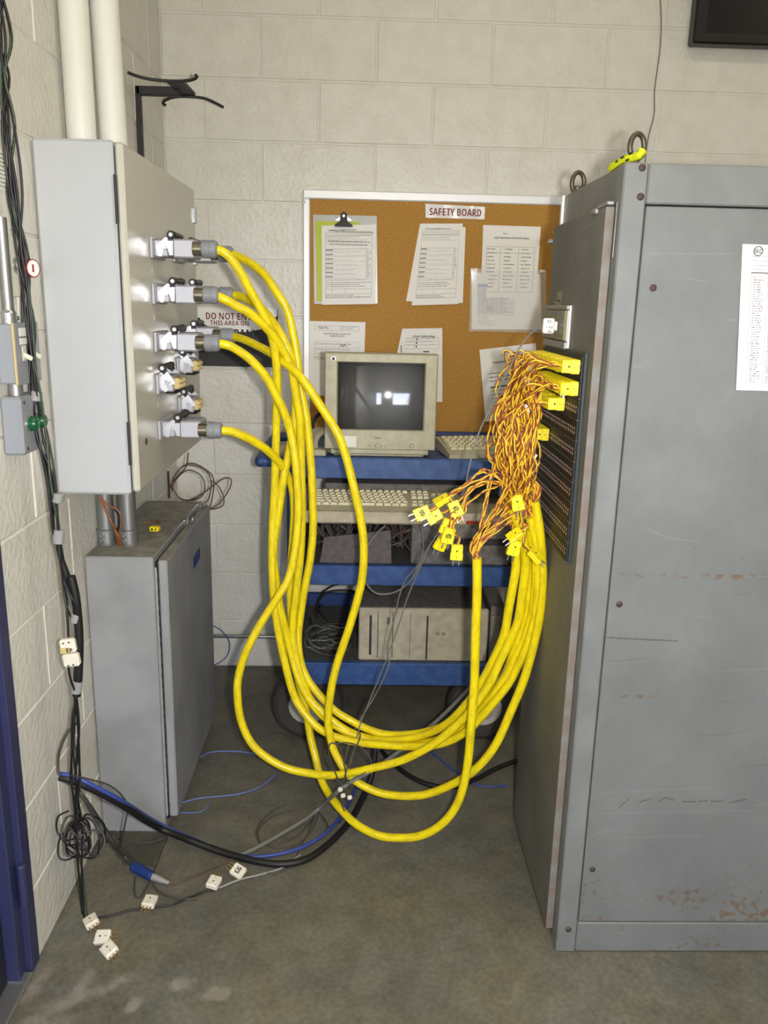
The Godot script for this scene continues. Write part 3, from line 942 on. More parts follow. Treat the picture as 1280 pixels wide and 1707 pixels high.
func build_wire_bundle() -> void:
	# thermocouple wires hanging in front of the wall end, taped together
	var t := thing("wire_bundle", "taped bundle of black and green wires hanging down the left wall to the floor", "wires", Vector3(-0.277, -0.004, 1.43))
	var base: Array = [Vector3(-0.297, 2.017, 1.44), Vector3(-0.301, 1.919, 1.44), Vector3(-0.305, 1.848, 1.44), Vector3(-0.305, 1.766, 1.44), Vector3(-0.305, 1.648, 1.44), Vector3(-0.3, 1.527, 1.44), Vector3(-0.298, 1.401, 1.44), Vector3(-0.297, 1.282, 1.44), Vector3(-0.286, 1.184, 1.44), Vector3(-0.277, 1.083, 1.44), Vector3(-0.277, 0.979, 1.44), Vector3(-0.264, 0.872, 1.44), Vector3(-0.252, 0.804, 1.44), Vector3(-0.245, 0.734, 1.44), Vector3(-0.257, 0.619, 1.44), Vector3(-0.267, 0.515, 1.44), Vector3(-0.274, 0.378, 1.44), Vector3(-0.282, 0.252, 1.44), Vector3(-0.284, 0.138, 1.44), Vector3(-0.279, 0.007, 1.44)]
	for k in 9:
		var P := []
		for i in base.size():
			var sp := 0.008 if i in [10, 11, 13, 14] else 0.013
			if i > 17:
				sp = 0.01
			P.append(base[i] + Vector3(rng.randf_range(-1, 1), 0, rng.randf_range(-1, 1)) * sp)
		if k < 2:
			P = P.slice(0, 13)
		elif k < 5:
			P = P.slice(0, 18)
		var s := stl()
		tube(s, smooth(P, 5), 0.0024, 6)
		obj("wire", s, M.green_wire if k % 4 == 1 else M.black_wire, t)
	for e in [[Vector3(-0.266, 1.045, 1.44), 0.02], [Vector3(-0.271, 0.96, 1.44), 0.03], [Vector3(-0.247, 0.776, 1.44), 0.02], [Vector3(-0.256, 0.612, 1.44), 0.03], [Vector3(-0.294, 1.258, 1.44), 0.02]]:
		var s := stl()
		cyl(s, e[0] - Vector3(0.002, e[1] * 0.5, 0), e[0] + Vector3(0.002, e[1] * 0.5, 0), 0.0115, 12, 0.002)
		obj("tape_band", s, M.tape_grey, t)
	var s := stl()
	tube(s, smooth([Vector3(-0.251, 0.872, 1.44), Vector3(-0.244, 0.818, 1.44), Vector3(-0.243, 0.734, 1.44), Vector3(-0.25, 0.648, 1.44), Vector3(-0.258, 0.59, 1.44)], 6), 0.0095, 10)
	obj("black_sleeve", s, M.black_rubber, t)
	# loops of spare wire tied at the bottom of the bundle
	t = thing("wire_coil", "tangle of dark wire loops tied low on the left wall", "wires", Vector3(-0.278, 0.139, 1.42))
	for k in 9:
		var c: Vector3 = Vector3(-0.277, 0.226, 1.43) + Vector3(rng.randf_range(-0.015, 0.03), rng.randf_range(-0.02, 0.015), rng.randf_range(-0.01, 0.01))
		var rx := rng.randf_range(0.015, 0.04)
		var ry := rng.randf_range(0.03, 0.055)
		var P := []
		for i in 21:
			var a := TAU * i / 20.0 + k
			P.append(c + Vector3(cos(a) * rx, sin(a) * ry, 0.012 * sin(a * 2.0 + k) + 0.002 * k))
		s = stl()
		tube(s, smooth(P, 2), 0.0022, 6)
		obj("loop", s, M.black_wire if k % 3 else M.dark_grey_wire, t)
	for P in [[Vector3(-0.3, 0.29, 1.43), Vector3(-0.33, 0.267, 1.42), Vector3(-0.335, 0.229, 1.42), Vector3(-0.312, 0.212, 1.43), Vector3(-0.287, 0.216, 1.43), Vector3(-0.263, 0.209, 1.43)], [Vector3(-0.268, 0.245, 1.43), Vector3(-0.311, 0.23, 1.42), Vector3(-0.332, 0.202, 1.42), Vector3(-0.332, 0.167, 1.43), Vector3(-0.313, 0.158, 1.43), Vector3(-0.287, 0.173, 1.43)]]:
		s = stl()
		tube(s, smooth(P, 6), 0.0022, 6)
		obj("loop", s, M.black_wire, t)

# ---------------------------------------------------------------- back wall
func build_board() -> void:
	var t := thing("cork_board", "large cork notice board in a white aluminium frame on the back wall", "notice board", Vector3(0.75, 0.93, 0.012))
	var s := stl()
	bb(s, Vector3(0.165, 0.95, 0.002), Vector3(1.35, 1.825, 0.016))
	obj("cork_panel", s, M.cork, t)
	var fr := [[Vector3(0.146, 1.813, 0.001), Vector3(1.366, 1.845, 0.022)], [Vector3(0.146, 0.93, 0.001), Vector3(1.366, 0.96, 0.022)], [Vector3(0.146, 0.96, 0.001), Vector3(0.171, 1.813, 0.022)], [Vector3(1.341, 0.96, 0.001), Vector3(1.366, 1.813, 0.022)]]
	for e in fr:
		s = stl()
		bb(s, e[0], e[1], 0.004)
		obj("frame_rail", s, M.aluminium, t)
	for p in [Vector3(0.151, 1.801, 0.022)]:
		s = stl()
		cyl(s, p, p + Vector3(0, 0, 0.002), 0.0055, 14, 0.0005)
		obj("screw", s, M.galvanised, t)
	var R := Vector3.RIGHT
	var U := Vector3.UP
	# heading strip
	t = thing("heading_strip", "glossy white strip reading SAFETY BOARD in red, top of the cork board", "sign", Vector3(0.691, 1.756, 0.017))
	s = sheet(Vector3(0.583, 1.807, 0.017), Vector3(0.797, 1.802, 0.017), Vector3(0.797, 1.759, 0.017), Vector3(0.585, 1.76, 0.017), 0.001, func(u: float, v: float) -> float: return 0.001 + 0.0012 * sin(u * 23.0) * sin(v * 3.0 + u * 9.0), 16)
	var gloss: StandardMaterial3D = mat("glossy_strip", Color(0.83, 0.82, 0.81), 0.16)
	gloss.clearcoat_enabled = true
	obj("strip", s, gloss, t)
	letters("SAFETY BOARD", Vector3(0.692, 1.78, 0.021), R, U, 0.186, 0.024, M.red_ink, t)
	# clipboard
	t = thing("clipboard", "clear clipboard with a black clip, a yellow sheet and a printed form", "clipboard", Vector3(0.3, 1.456, 0.018))
	s = sheet(Vector3(0.182, 1.76, 0.017), Vector3(0.41, 1.761, 0.017), Vector3(0.419, 1.457, 0.017), Vector3(0.187, 1.45, 0.017), 0.003, flat, 2)
	obj("board", s, M.clear_board, t)
	s = sheet(Vector3(0.191, 1.739, 0.021), Vector3(0.35, 1.739, 0.021), Vector3(0.355, 1.462, 0.021), Vector3(0.196, 1.46, 0.021), 0.0006, flat, 2)
	obj("yellow_sheet", s, M.board_yellow, t)
	var im := page()
	var g := RandomNumberGenerator.new()
	g.seed = 77
	inspection_form(im, g)
	s = sheet(Vector3(0.213, 1.723, 0.022), Vector3(0.408, 1.732, 0.023), Vector3(0.41, 1.455, 0.023), Vector3(0.216, 1.448, 0.022), 0.0006, func(u: float, v: float) -> float: return 0.001 + 0.003 * v * u, 6)
	var form := obj("form", s, paper_mat("inspection_form", im), t)
	letters("THE SCISSOR LIFT AND FORK LIFT TRUCKS SHALL NOT BE", Vector3(0.312, 1.67, 0.027), R, U, 0.15, 0.0042, M.grey_ink, form)
	letters("USED IF THEY DO NOT HAVE A SIGNED INSPECTION", Vector3(0.31, 1.66, 0.027), R, U, 0.135, 0.0042, M.grey_ink, form)
	letters("Large Construction Laboratory Daily Safety Check Form", Vector3(0.329, 1.704, 0.026), R, U, 0.14, 0.004, M.grey_ink, form)
	s = stl()
	var cp: Vector3 = Vector3(0.292, 1.748, 0.026)
	prism(s, [Vector2(-0.033, -0.028), Vector2(0.033, -0.028), Vector2(0.03, -0.02), Vector2(0.018, -0.013), Vector2(0.013, -0.006), Vector2(0.012, 0.014), Vector2(0.006, 0.022), Vector2(-0.006, 0.022), Vector2(-0.012, 0.014), Vector2(-0.013, -0.006), Vector2(-0.018, -0.013), Vector2(-0.03, -0.02)], Transform3D(Basis(Vector3(1, 0, 0), -0.12), cp), 0.006)
	var clip := obj("clip", s, M.lever_black, t)
	s = stl()
	for sx in [-1.0, 1.0]:
		prism(s, [Vector2(sx * 0.012, -0.007), Vector2(sx * 0.03, -0.006), Vector2(sx * 0.012, 0.007)], Transform3D(Basis(), cp + Vector3(0, 0, -0.003)), 0.003)
	cyl(s, cp + Vector3(0, 0.009, 0.004), cp + Vector3(0, 0.009, 0.009), 0.005, 14, 0.001)
	obj("clip_spring", s, M.silver, clip)
	# the two tilted sheets
	t = thing("pinned_forms", "two overlapping printed forms pinned askew in the middle of the cork board", "papers", Vector3(0.631, 1.464, 0.018))
	s = sheet(Vector3(0.566, 1.737, 0.017), Vector3(0.731, 1.731, 0.017), Vector3(0.733, 1.466, 0.017), Vector3(0.524, 1.468, 0.017), 0.0006, flat, 4)
	obj("sheet", s, paper_mat("plain_sheet", page(64, 80)), t)
	im = page()
	inspection_form(im, g)
	s = sheet(Vector3(0.568, 1.739, 0.018), Vector3(0.72, 1.743, 0.018), Vector3(0.717, 1.462, 0.018), Vector3(0.545, 1.453, 0.018), 0.0006, func(u: float, v: float) -> float: return 0.003 * v + 0.002 * sin(u * PI), 6)
	form = obj("sheet", s, paper_mat("tilted_form", im), t)
	# list of names
	im = page()
	frame_lines(im, Rect2i(16, 82, 186, 180), [70, 140], [106], Color(0.45, 0.45, 0.45))
	print_rows(im, 20, 90, 64, 255, 15, Color(0.4, 0.4, 0.4), 0.8, g, 4)
	print_rows(im, 84, 90, 128, 255, 15, Color(0.4, 0.4, 0.4), 0.8, g, 4)
	print_rows(im, 152, 90, 194, 255, 15, Color(0.4, 0.4, 0.4), 0.8, g, 4)
	s = sheet(Vector3(0.794, 1.74, 0.017), Vector3(1.003, 1.739, 0.017), Vector3(1.002, 1.49, 0.017), Vector3(0.798, 1.487, 0.017), 0.0006, func(u: float, v: float) -> float: return 0.0008 + 0.002 * u * v, 5)
	t = thing("training_list", "printed list of trained personnel with a three column table", "paper", Vector3(0.906, 1.49, 0.018))
	form = obj("sheet", s, paper_mat("training_print", im), t)
	letters("Personnel Trained in", Vector3(0.899, 1.712, 0.018), R, U, 0.062, 0.006, M.ink, form, "Droid Serif")
	letters("Large Construction Lab Safety Procedures", Vector3(0.9, 1.698, 0.019), R, U, 0.128, 0.006, M.ink, form, "Droid Serif")
	# sleeve with a coloured table
	t = thing("sheet_in_sleeve", "landscape sheet with a blue headed table in a clear plastic sleeve", "paper", Vector3(0.902, 1.366, 0.02))
	im = page(285, 220)
	im.fill_rect(Rect2i(24, 44, 148, 12), Color(0.55, 0.62, 0.78))
	for r in 20:
		im.fill_rect(Rect2i(24, 58 + r * 5, 148, 1), Color(0.6, 0.63, 0.68))
	im.fill_rect(Rect2i(62, 60, 22, 12), Color(0.85, 0.6, 0.66))
	im.fill_rect(Rect2i(62, 86, 18, 22), Color(0.85, 0.83, 0.55))
	im.fill_rect(Rect2i(62, 130, 20, 16), Color(0.82, 0.6, 0.68))
	frame_lines(im, Rect2i(24, 44, 148, 118), [50, 62, 84, 100, 120, 136], [], Color(0.5, 0.52, 0.58))
	print_rows(im, 26, 60, 168, 160, 5, Color(0.55, 0.57, 0.62), 0.95, g, 2)
	print_rows(im, 26, 168, 160, 205, 8, Color(0.5, 0.5, 0.5), 0.6, g, 2)
	frame_lines(im, Rect2i(180, 44, 60, 30), [188], [50, 56, 62, 68], Color(0.6, 0.55, 0.55))
	s = sheet(Vector3(0.762, 1.575, 0.018), Vector3(1.012, 1.575, 0.018), Vector3(1.032, 1.376, 0.018), Vector3(0.77, 1.372, 0.018), 0.0006, flat, 3)
	obj("sheet", s, paper_mat("table_print", im), t)
	s = sheet(Vector3(0.757, 1.588, 0.02), Vector3(1.032, 1.588, 0.02), Vector3(1.048, 1.365, 0.02), Vector3(0.761, 1.365, 0.02), 0.0004, func(u: float, v: float) -> float: return 0.0015 + 0.0012 * sin(u * 14.0 + v * 2.0) * (1.0 - v), 12)
	var sl := obj("sleeve", s, M.clear_sleeve, t)
	for p in [Vector3(0.772, 1.584, 0.023), Vector3(1.019, 1.585, 0.023)]:
		s = stl()
		bx(s, p, Vector3(0.018, 0.01, 0.0008), 0.0003)
		cyl(s, p, p + Vector3(0, 0, 0.004), 0.0035, 10, 0.001)
		obj("pin_tab", s, M.tag_white, sl)
	# lower row
	im = page()
	frame_lines(im, Rect2i(24, 16, 172, 18), [90, 124], [], Color(0.6, 0.6, 0.6))
	print_rows(im, 40, 20, 84, 32, 5, Color(0.35, 0.35, 0.35), 0.9, g, 3)
	print_rows(im, 126, 18, 190, 34, 5, Color(0.5, 0.5, 0.5), 0.9, g, 2)
	frame_lines(im, Rect2i(24, 76, 172, 46), [70, 118, 156], [98], Color(0.65, 0.65, 0.65))
	print_rows(im, 28, 84, 180, 118, 20, Color(0.5, 0.5, 0.5), 0.9, g, 3)
	print_rows(im, 24, 134, 90, 146, 7, Color(0.5, 0.5, 0.5), 0.9, g, 3)
	for k in 12:
		im.fill_rect(Rect2i(124 + k * 2, 84 + (k * 7) % 9, 2, 4), Color(0.15, 0.15, 0.15))
	t = thing("procedure_sheet", "printed procedure sheet with a signature box, left of the monitor top", "paper", Vector3(0.269, 1.12, 0.018))
	s = sheet(Vector3(0.165, 1.389, 0.017), Vector3(0.376, 1.389, 0.017), Vector3(0.371, 1.117, 0.017), Vector3(0.163, 1.115, 0.017), 0.0006, func(u: float, v: float) -> float: return 0.001 + 0.0015 * sin(u * PI) * v, 6)
	form = obj("sheet", s, paper_mat("procedure_print", im), t)
	letters("PROCEDURE FOR LARGE CONSTRUCTION", Vector3(0.272, 1.344, 0.019), R, U, 0.098, 0.0045, M.grey_ink, form)
	letters("LABORATORY SAFETY", Vector3(0.272, 1.336, 0.019), R, U, 0.054, 0.0045, M.grey_ink, form)
	im = page()
	frame_lines(im, Rect2i(30, 34, 172, 44), [78, 92], [48, 62], Color(0.6, 0.6, 0.6))
	print_rows(im, 34, 38, 198, 76, 12, Color(0.6, 0.6, 0.6), 0.9, g, 3)
	for y in [39, 53, 67]:
		im.fill_rect(Rect2i(110 - 24, y, 6, 6), Color(0.1, 0.1, 0.1))
	im.fill_rect(Rect2i(126, 88, 30, 4), Color(0.1, 0.1, 0.1))
	for k in 5:
		im.fill_rect(Rect2i(10 + k * 3, 66 + k * 9, 5, 6), Color(0.1, 0.1, 0.1))
	t = thing("safety_map", "printed furnace safety map with a curled left corner, behind the monitor", "paper", Vector3(0.587, 1.111, 0.018))
	s = sheet(Vector3(0.512, 1.369, 0.017), Vector3(0.661, 1.374, 0.017), Vector3(0.672, 1.101, 0.017), Vector3(0.462, 1.101, 0.017), 0.0006, func(u: float, v: float) -> float: return 0.0015 + 0.03 * maxf(0.0, 0.5 - u) * maxf(0.0, 1.0 - v * 1.5), 8)
	form = obj("sheet", s, paper_mat("map_print", im), t)
	letters("Roof Furnace Safety Map", Vector3(0.577, 1.343, 0.024), R, U, 0.115, 0.008, M.ink, form, "Droid Serif")
	im = page()
	print_rows(im, 30, 96, 190, 142, 15, Color(0.25, 0.25, 0.25), 0.6, g, 4)
	print_rows(im, 34, 165, 190, 265, 15, Color(0.4, 0.4, 0.4), 0.7, g, 4)
	im.fill_rect(Rect2i(30, 150, 130, 5), Color(0.15, 0.15, 0.15))
	t = thing("equipment_notice", "tilted notice on protective equipment, half hidden by the orange yellow wires", "paper", Vector3(0.934, 1.038, 0.018))
	s = sheet(Vector3(0.803, 1.298, 0.017), Vector3(1.013, 1.327, 0.017), Vector3(1.045, 1.063, 0.017), Vector3(0.84, 1.029, 0.017), 0.0006, func(u: float, v: float) -> float: return 0.001 + 0.004 * v * (1.0 - u), 6)
	form = obj("sheet", s, paper_mat("equipment_print", im), t)
	var rr: Vector3 = (Vector3(1.013, 1.327, 0.017) - Vector3(0.803, 1.298, 0.017)).normalized()
	var uu := Vector3(-rr.y, rr.x, 0)
	letters("Mandatory Personal Protective", Vector3(0.917, 1.277, 0.018), rr, uu, 0.118, 0.0075, M.ink, form, "Droid Serif")
	letters("Equipment for Large Construction", Vector3(0.922, 1.261, 0.019), rr, uu, 0.138, 0.0075, M.ink, form, "Droid Serif")

func inspection_form(im: Image, g: RandomNumberGenerator) -> void:
	var c := Color(0.5, 0.5, 0.5)
	frame_lines(im, Rect2i(14, 24, 190, 12), [], [30], c)
	print_rows(im, 28, 16, 190, 24, 6, Color(0.35, 0.35, 0.35), 0.9, g, 4)
	frame_lines(im, Rect2i(14, 38, 190, 222), [], [], c)
	print_rows(im, 18, 42, 196, 60, 5, Color(0.62, 0.62, 0.62), 0.95, g, 2)
	frame_lines(im, Rect2i(14, 84, 166, 112), [], [], c)
	print_rows(im, 184, 86, 202, 200, 7, c, 0.6, g, 3)
	for k in 7:
		im.fill_rect(Rect2i(16, 86 + k * 16, 30, 3), Color(0.35, 0.35, 0.35))
		print_rows(im, 16, 91 + k * 16, 176, 100 + k * 16, 5, Color(0.66, 0.66, 0.66), 0.95, g, 2)
	print_rows(im, 18, 204, 200, 222, 7, Color(0.5, 0.5, 0.5), 0.9, g, 3)
	frame_lines(im, Rect2i(14, 228, 190, 18), [40, 96], [], c)
	print_rows(im, 16, 250, 200, 262, 6, Color(0.5, 0.5, 0.5), 0.9, g, 3)

func build_wall_things() -> void:
	var R := Vector3.RIGHT
	var U := Vector3.UP
	# danger sign behind the cables
	var t := thing("warning_sign", "black and white warning sign reading DO NOT ENTER, on the back wall", "sign", Vector3(-0.102, 1.223, 0.004))
	var s := stl()
	bb(s, Vector3(-0.252, 1.216, 0.002), Vector3(0.052, 1.43, 0.007), 0.001)
	obj("board", s, M.board_black, t)
	s = stl()
	var pts := [Vector2(-0.252, 1.43), Vector2(0.05, 1.43), Vector2(0.05, 1.405)]
	for k in 15:
		var a := PI * k / 14.0
		pts.append(Vector2(-0.1 + 0.135 * cos(a), 1.392 - 0.05 * sin(a)))
	pts.append(Vector2(-0.252, 1.39))
	prism(s, pts, Transform3D(Basis(), Vector3(0, 0, 0.007)), 0.0012)
	obj("white_field", s, M.tag_white, t)
	letters("DO NOT ENTER", Vector3(-0.113, 1.398, 0.008), R, U, 0.2, 0.0235, M.red_ink, t)
	letters("THIS AREA ON", Vector3(-0.125, 1.374, 0.008), R, U, 0.142, 0.0165, M.red_ink, t)
	letters("COMPANY", Vector3(-0.106, 1.335, 0.008), R, U, 0.17, 0.033, M.ink, t)
	# wall mounted screen, top right
	t = thing("wall_television", "dark flat television high on the back wall, top right", "television", Vector3(1.95, 2.335, 0.06))
	s = stl()
	bb(s, Vector3(1.467, 2.336, 0.02), Vector3(2.5, 2.93, 0.075), 0.006)
	obj("housing", s, M.tv_bezel, t)
	s = stl()
	bb(s, Vector3(1.51, 2.37, 0.0745), Vector3(2.457, 2.89, 0.0765))
	obj("screen", s, M.tv_black, t)
	s = stl()
	bb(s, Vector3(1.85, 2.5, 0.0), Vector3(2.1, 2.75, 0.02))
	obj("mount", s, M.dark_steel, t)
	s = stl()
	tube(s, smooth([Vector3(1.357, 2.521, 0.006), Vector3(1.373, 2.43, 0.006), Vector3(1.379, 2.337, 0.006), Vector3(1.374, 2.204, 0.006), Vector3(1.38, 2.127, 0.006), Vector3(1.367, 2.048, 0.006), Vector3(1.364, 1.969, 0.006), Vector3(1.37, 1.848, 0.006)]), 0.0022, 6)
	tag(obj("wall_wire", s, M.grey_wire), "thin grey wire running down the back wall beside the television", "wire")
	# horizontal pipe low on the back wall
	s = stl()
	cyl(s, Vector3(-0.34, 0.143, 0.03), Vector3(0.9, 0.143, 0.03), 0.0085, 16)
	tag(obj("floor_pipe", s, M.bright_steel), "thin bright steel pipe running low along the back wall", "pipe")
	s = stl()
	tube(s, smooth([Vector3(-0.219, 0.198, 0.05), Vector3(-0.177, 0.173, 0.05), Vector3(-0.149, 0.126, 0.05), Vector3(-0.155, 0.074, 0.05), Vector3(-0.185, 0.04, 0.05), Vector3(-0.219, 0.019, 0.04)]), 0.0022, 6)
	tag(obj("blue_wire_loop", s, M.blue_wire), "blue wire loop in front of the steel pipe behind the cabinet", "wire")
	# coil hanging beside the lower cabinet
	t = thing("hanging_wire_coil", "coil of thin brown wire hanging beside the enclosure corner", "wire", Vector3(-0.293, 0.746, 0.35))
	for P in [[Vector3(-0.286, 0.82, 0.35), Vector3(-0.269, 0.867, 0.37), Vector3(-0.235, 0.905, 0.38), Vector3(-0.194, 0.91, 0.38), Vector3(-0.155, 0.89, 0.38), Vector3(-0.141, 0.851, 0.38), Vector3(-0.153, 0.796, 0.37), Vector3(-0.183, 0.754, 0.36)], [Vector3(-0.284, 0.81, 0.35), Vector3(-0.263, 0.857, 0.37), Vector3(-0.219, 0.895, 0.39), Vector3(-0.179, 0.883, 0.39), Vector3(-0.162, 0.85, 0.39), Vector3(-0.171, 0.808, 0.38), Vector3(-0.207, 0.786, 0.37), Vector3(-0.254, 0.791, 0.36), Vector3(-0.281, 0.827, 0.35)], [Vector3(-0.288, 0.827, 0.35), Vector3(-0.254, 0.888, 0.38), Vector3(-0.206, 0.92, 0.39), Vector3(-0.158, 0.9, 0.39), Vector3(-0.131, 0.863, 0.39), Vector3(-0.144, 0.777, 0.38), Vector3(-0.161, 0.744, 0.36)], [Vector3(-0.234, 0.779, 0.36), Vector3(-0.188, 0.801, 0.38), Vector3(-0.138, 0.84, 0.4), Vector3(-0.097, 0.87, 0.4), Vector3(-0.073, 0.871, 0.4), Vector3(-0.071, 0.85, 0.4), Vector3(-0.092, 0.81, 0.39), Vector3(-0.123, 0.773, 0.38), Vector3(-0.158, 0.753, 0.37)], [Vector3(-0.143, 0.863, 0.39), Vector3(-0.119, 0.847, 0.39), Vector3(-0.1, 0.81, 0.39), Vector3(-0.101, 0.776, 0.39), Vector3(-0.132, 0.76, 0.38), Vector3(-0.175, 0.753, 0.37)], [Vector3(-0.287, 0.835, 0.35), Vector3(-0.255, 0.872, 0.36), Vector3(-0.225, 0.905, 0.38), Vector3(-0.211, 0.957, 0.4)]]:
		s = stl()
		tube(s, smooth(P), 0.0022, 6)
		obj("wire", s, M.maroon_wire, t)
	s = stl()
	bb(s, Vector3(-0.298, 0.881, 0.34), Vector3(-0.291, 0.786, 0.34) + Vector3(0, 0, 0.006), 0.001)
	obj("clip_rail", s, M.dark_steel, t)

# ---------------------------------------------------------------- cart and what stands on it
func build_cart() -> void:
	var t := thing("equipment_cart", "blue steel equipment cart with three shelves and rubber wheels", "cart", Vector3(0.52, 0, 0.34))
	var s: SurfaceTool
	for e in [[0.99, 0.924, 0.19], [0.64, 0.573, 0.24], [0.3, 0.222, 0.205]]:
		s = stl()
		bb(s, Vector3(0.165, e[0] - 0.02, 0.07), Vector3(0.87, e[0] - 0.004, 0.6), 0.002)
		var deck := obj("shelf", s, M.cart_blue if e[0] > 0.9 else M.dusty_deck, t)
		s = stl()
		bb(s, Vector3(0.165, e[1], 0.596), Vector3(0.862, e[0], 0.62), 0.003)
		obj("front_rail", s, M.cart_blue, deck)
		s = stl()
		bb(s, Vector3(0.165, e[1], 0.05), Vector3(0.862, e[0] + (0.045 if e[0] < 0.4 else 0.004), 0.072), 0.003)
		obj("back_rail", s, M.deck_blue, deck)
		for x in [0.146, 0.862]:
			s = stl()
			bb(s, Vector3(x, e[1], 0.05), Vector3(x + 0.019, e[0], 0.62), 0.003)
			obj("side_rail", s, M.cart_blue, deck)
	for x in [0.135, 0.866]:
		for z in [0.07, 0.575]:
			s = stl()
			bb(s, Vector3(x, 0.2, z - 0.018), Vector3(x + 0.032, 0.99, z + 0.018), 0.004)
			obj("leg", s, M.cart_blue, t)
	s = stl()
	var hy: float = 0.969
	tube(s, smooth([Vector3(0.16, hy, 0.1), Vector3(0.07, hy, 0.1), Vector3(0.05, hy, 0.14), Vector3(0.05, hy, 0.55), Vector3(0.07, hy, 0.59), Vector3(0.17, hy, 0.59)], 5), 0.017, 14)
	obj("handle", s, M.cart_blue, t)
	for x in [0.2, 0.8]:
		for z in [0.12, 0.555]:
			var c := Vector3(x, 0.122, z)
			s = stl()
			lathe(s, along_y(c + Vector3(0, 0, -0.038), c + Vector3(0, 0, 0.038)), [Vector2(0.062, 0.014), Vector2(0.078, 0.004), Vector2(0.1, 0.0), Vector2(0.114, 0.008), Vector2(0.121, 0.022), Vector2(0.1225, 0.038), Vector2(0.121, 0.054), Vector2(0.114, 0.068), Vector2(0.1, 0.076), Vector2(0.078, 0.072), Vector2(0.062, 0.062)], 36)
			var w := obj("wheel", s, M.tyre_rubber, t)
			s = stl()
			lathe(s, along_y(c + Vector3(0, 0, -0.03), c + Vector3(0, 0, 0.03)), [Vector2(0, 0.008), Vector2(0.02, 0.006), Vector2(0.05, 0.012), Vector2(0.064, 0.004), Vector2(0.066, 0.03), Vector2(0.064, 0.056), Vector2(0.05, 0.048), Vector2(0.02, 0.054), Vector2(0, 0.06)], 30)
			obj("hub", s, M.hub_paint, w)
			s = stl()
			bb(s, Vector3(x - 0.02, 0.12, z - 0.05), Vector3(x + 0.02, 0.27, z - 0.044), 0.001)
			bb(s, Vector3(x - 0.03, 0.252, z - 0.05), Vector3(x + 0.03, 0.275, z + 0.035), 0.002)
			obj("fork", s, M.hub_paint, t)
	# pull-out keyboard tray
	s = stl()
	bb(s, Vector3(0.2, 0.828, 0.5), Vector3(0.86, 0.842, 0.79), 0.004)
	bb(s, Vector3(0.196, 0.826, 0.775), Vector3(0.868, 0.862, 0.8), 0.006)
	var tr := obj("keyboard_tray", s, M.pc_beige, t)
	for x in [0.2, 0.845]:
		s = stl()
		bb(s, Vector3(x, 0.842, 0.48), Vector3(x + 0.015, 0.905, 0.72), 0.003)
		obj("tray_runner", s, M.dusty_grey, tr)
	s = stl()
	bx(s, Vector3(0.699, 0.837, 0.802), Vector3(0.036, 0.012, 0.006), 0.003)
	obj("red_latch", s, M.red_plastic, tr).set_meta("label", "small red latch on the tray front")

func keyboard(called: String, label: String, at: Vector3, turn: float, tilt := 0.06) -> Node3D:
	var t := thing(called, label, "keyboard")
	var s := stl()
	var W := 0.46
	var D := 0.175
	prism(s, [Vector2(-D / 2, 0), Vector2(D / 2, 0), Vector2(D / 2, 0.014), Vector2(0.03, 0.024), Vector2(-0.05, 0.032), Vector2(-D / 2, 0.034)], Transform3D(Basis(Vector3(0, 0, 1), Vector3(0, 1, 0), Vector3(-1, 0, 0)), Vector3(W / 2, 0, 0)), W)
	obj("case", s, M.beige, t)
	s = stl()
	for row in 6:
		var z := -0.058 + row * 0.0195 + (0.006 if row > 0 else 0.0)
		var y := 0.034 - row * 0.0026
		for blk in [[-0.218, 15], [0.078, 3], [0.14, 4]]:
			if row == 0 and blk[1] == 4:
				continue
			var x: float = blk[0]
			var k := 0
			while k < blk[1]:
				var w := 0.0188
				if row == 5 and blk[1] == 15:
					w = 0.113 if k == 3 else 0.024
				elif blk[1] == 15 and k == 0:
					w = 0.02 + row * 0.004
				if x + w > float(blk[0]) + blk[1] * 0.0192 + 0.002:
					break
				if not (blk[1] == 3 and row == 3):
					var c := Vector3(x + w / 2, y, z)
					var a := Vector3(w / 2 - 0.001, 0, 0.0088)
					var b := Vector3(w / 2 - 0.0035, 0.008, 0.0065)
					var lo := [Vector3(-a.x, 0, -a.z), Vector3(a.x, 0, -a.z), Vector3(a.x, 0, a.z), Vector3(-a.x, 0, a.z)]
					var hi := [Vector3(-b.x, b.y, -b.z), Vector3(b.x, b.y, -b.z), Vector3(b.x, b.y, b.z - 0.001), Vector3(-b.x, b.y, b.z - 0.001)]
					quad(s, c + hi[0], c + hi[1], c + hi[2], c + hi[3], Vector3.UP)
					for e in 4:
						quad(s, c + lo[e], c + lo[(e + 1) % 4], c + hi[(e + 1) % 4], c + hi[e], lo[e] + lo[(e + 1) % 4])
				x += w + 0.0004
				k += 1
	var ky := obj("keys", s, M.beige_keys, t)
	ky.set_meta("kind", "stuff")
	t.transform = Transform3D(Basis(Vector3(0, 1, 0), turn) * Basis(Vector3(1, 0, 0), tilt), at)
	return t

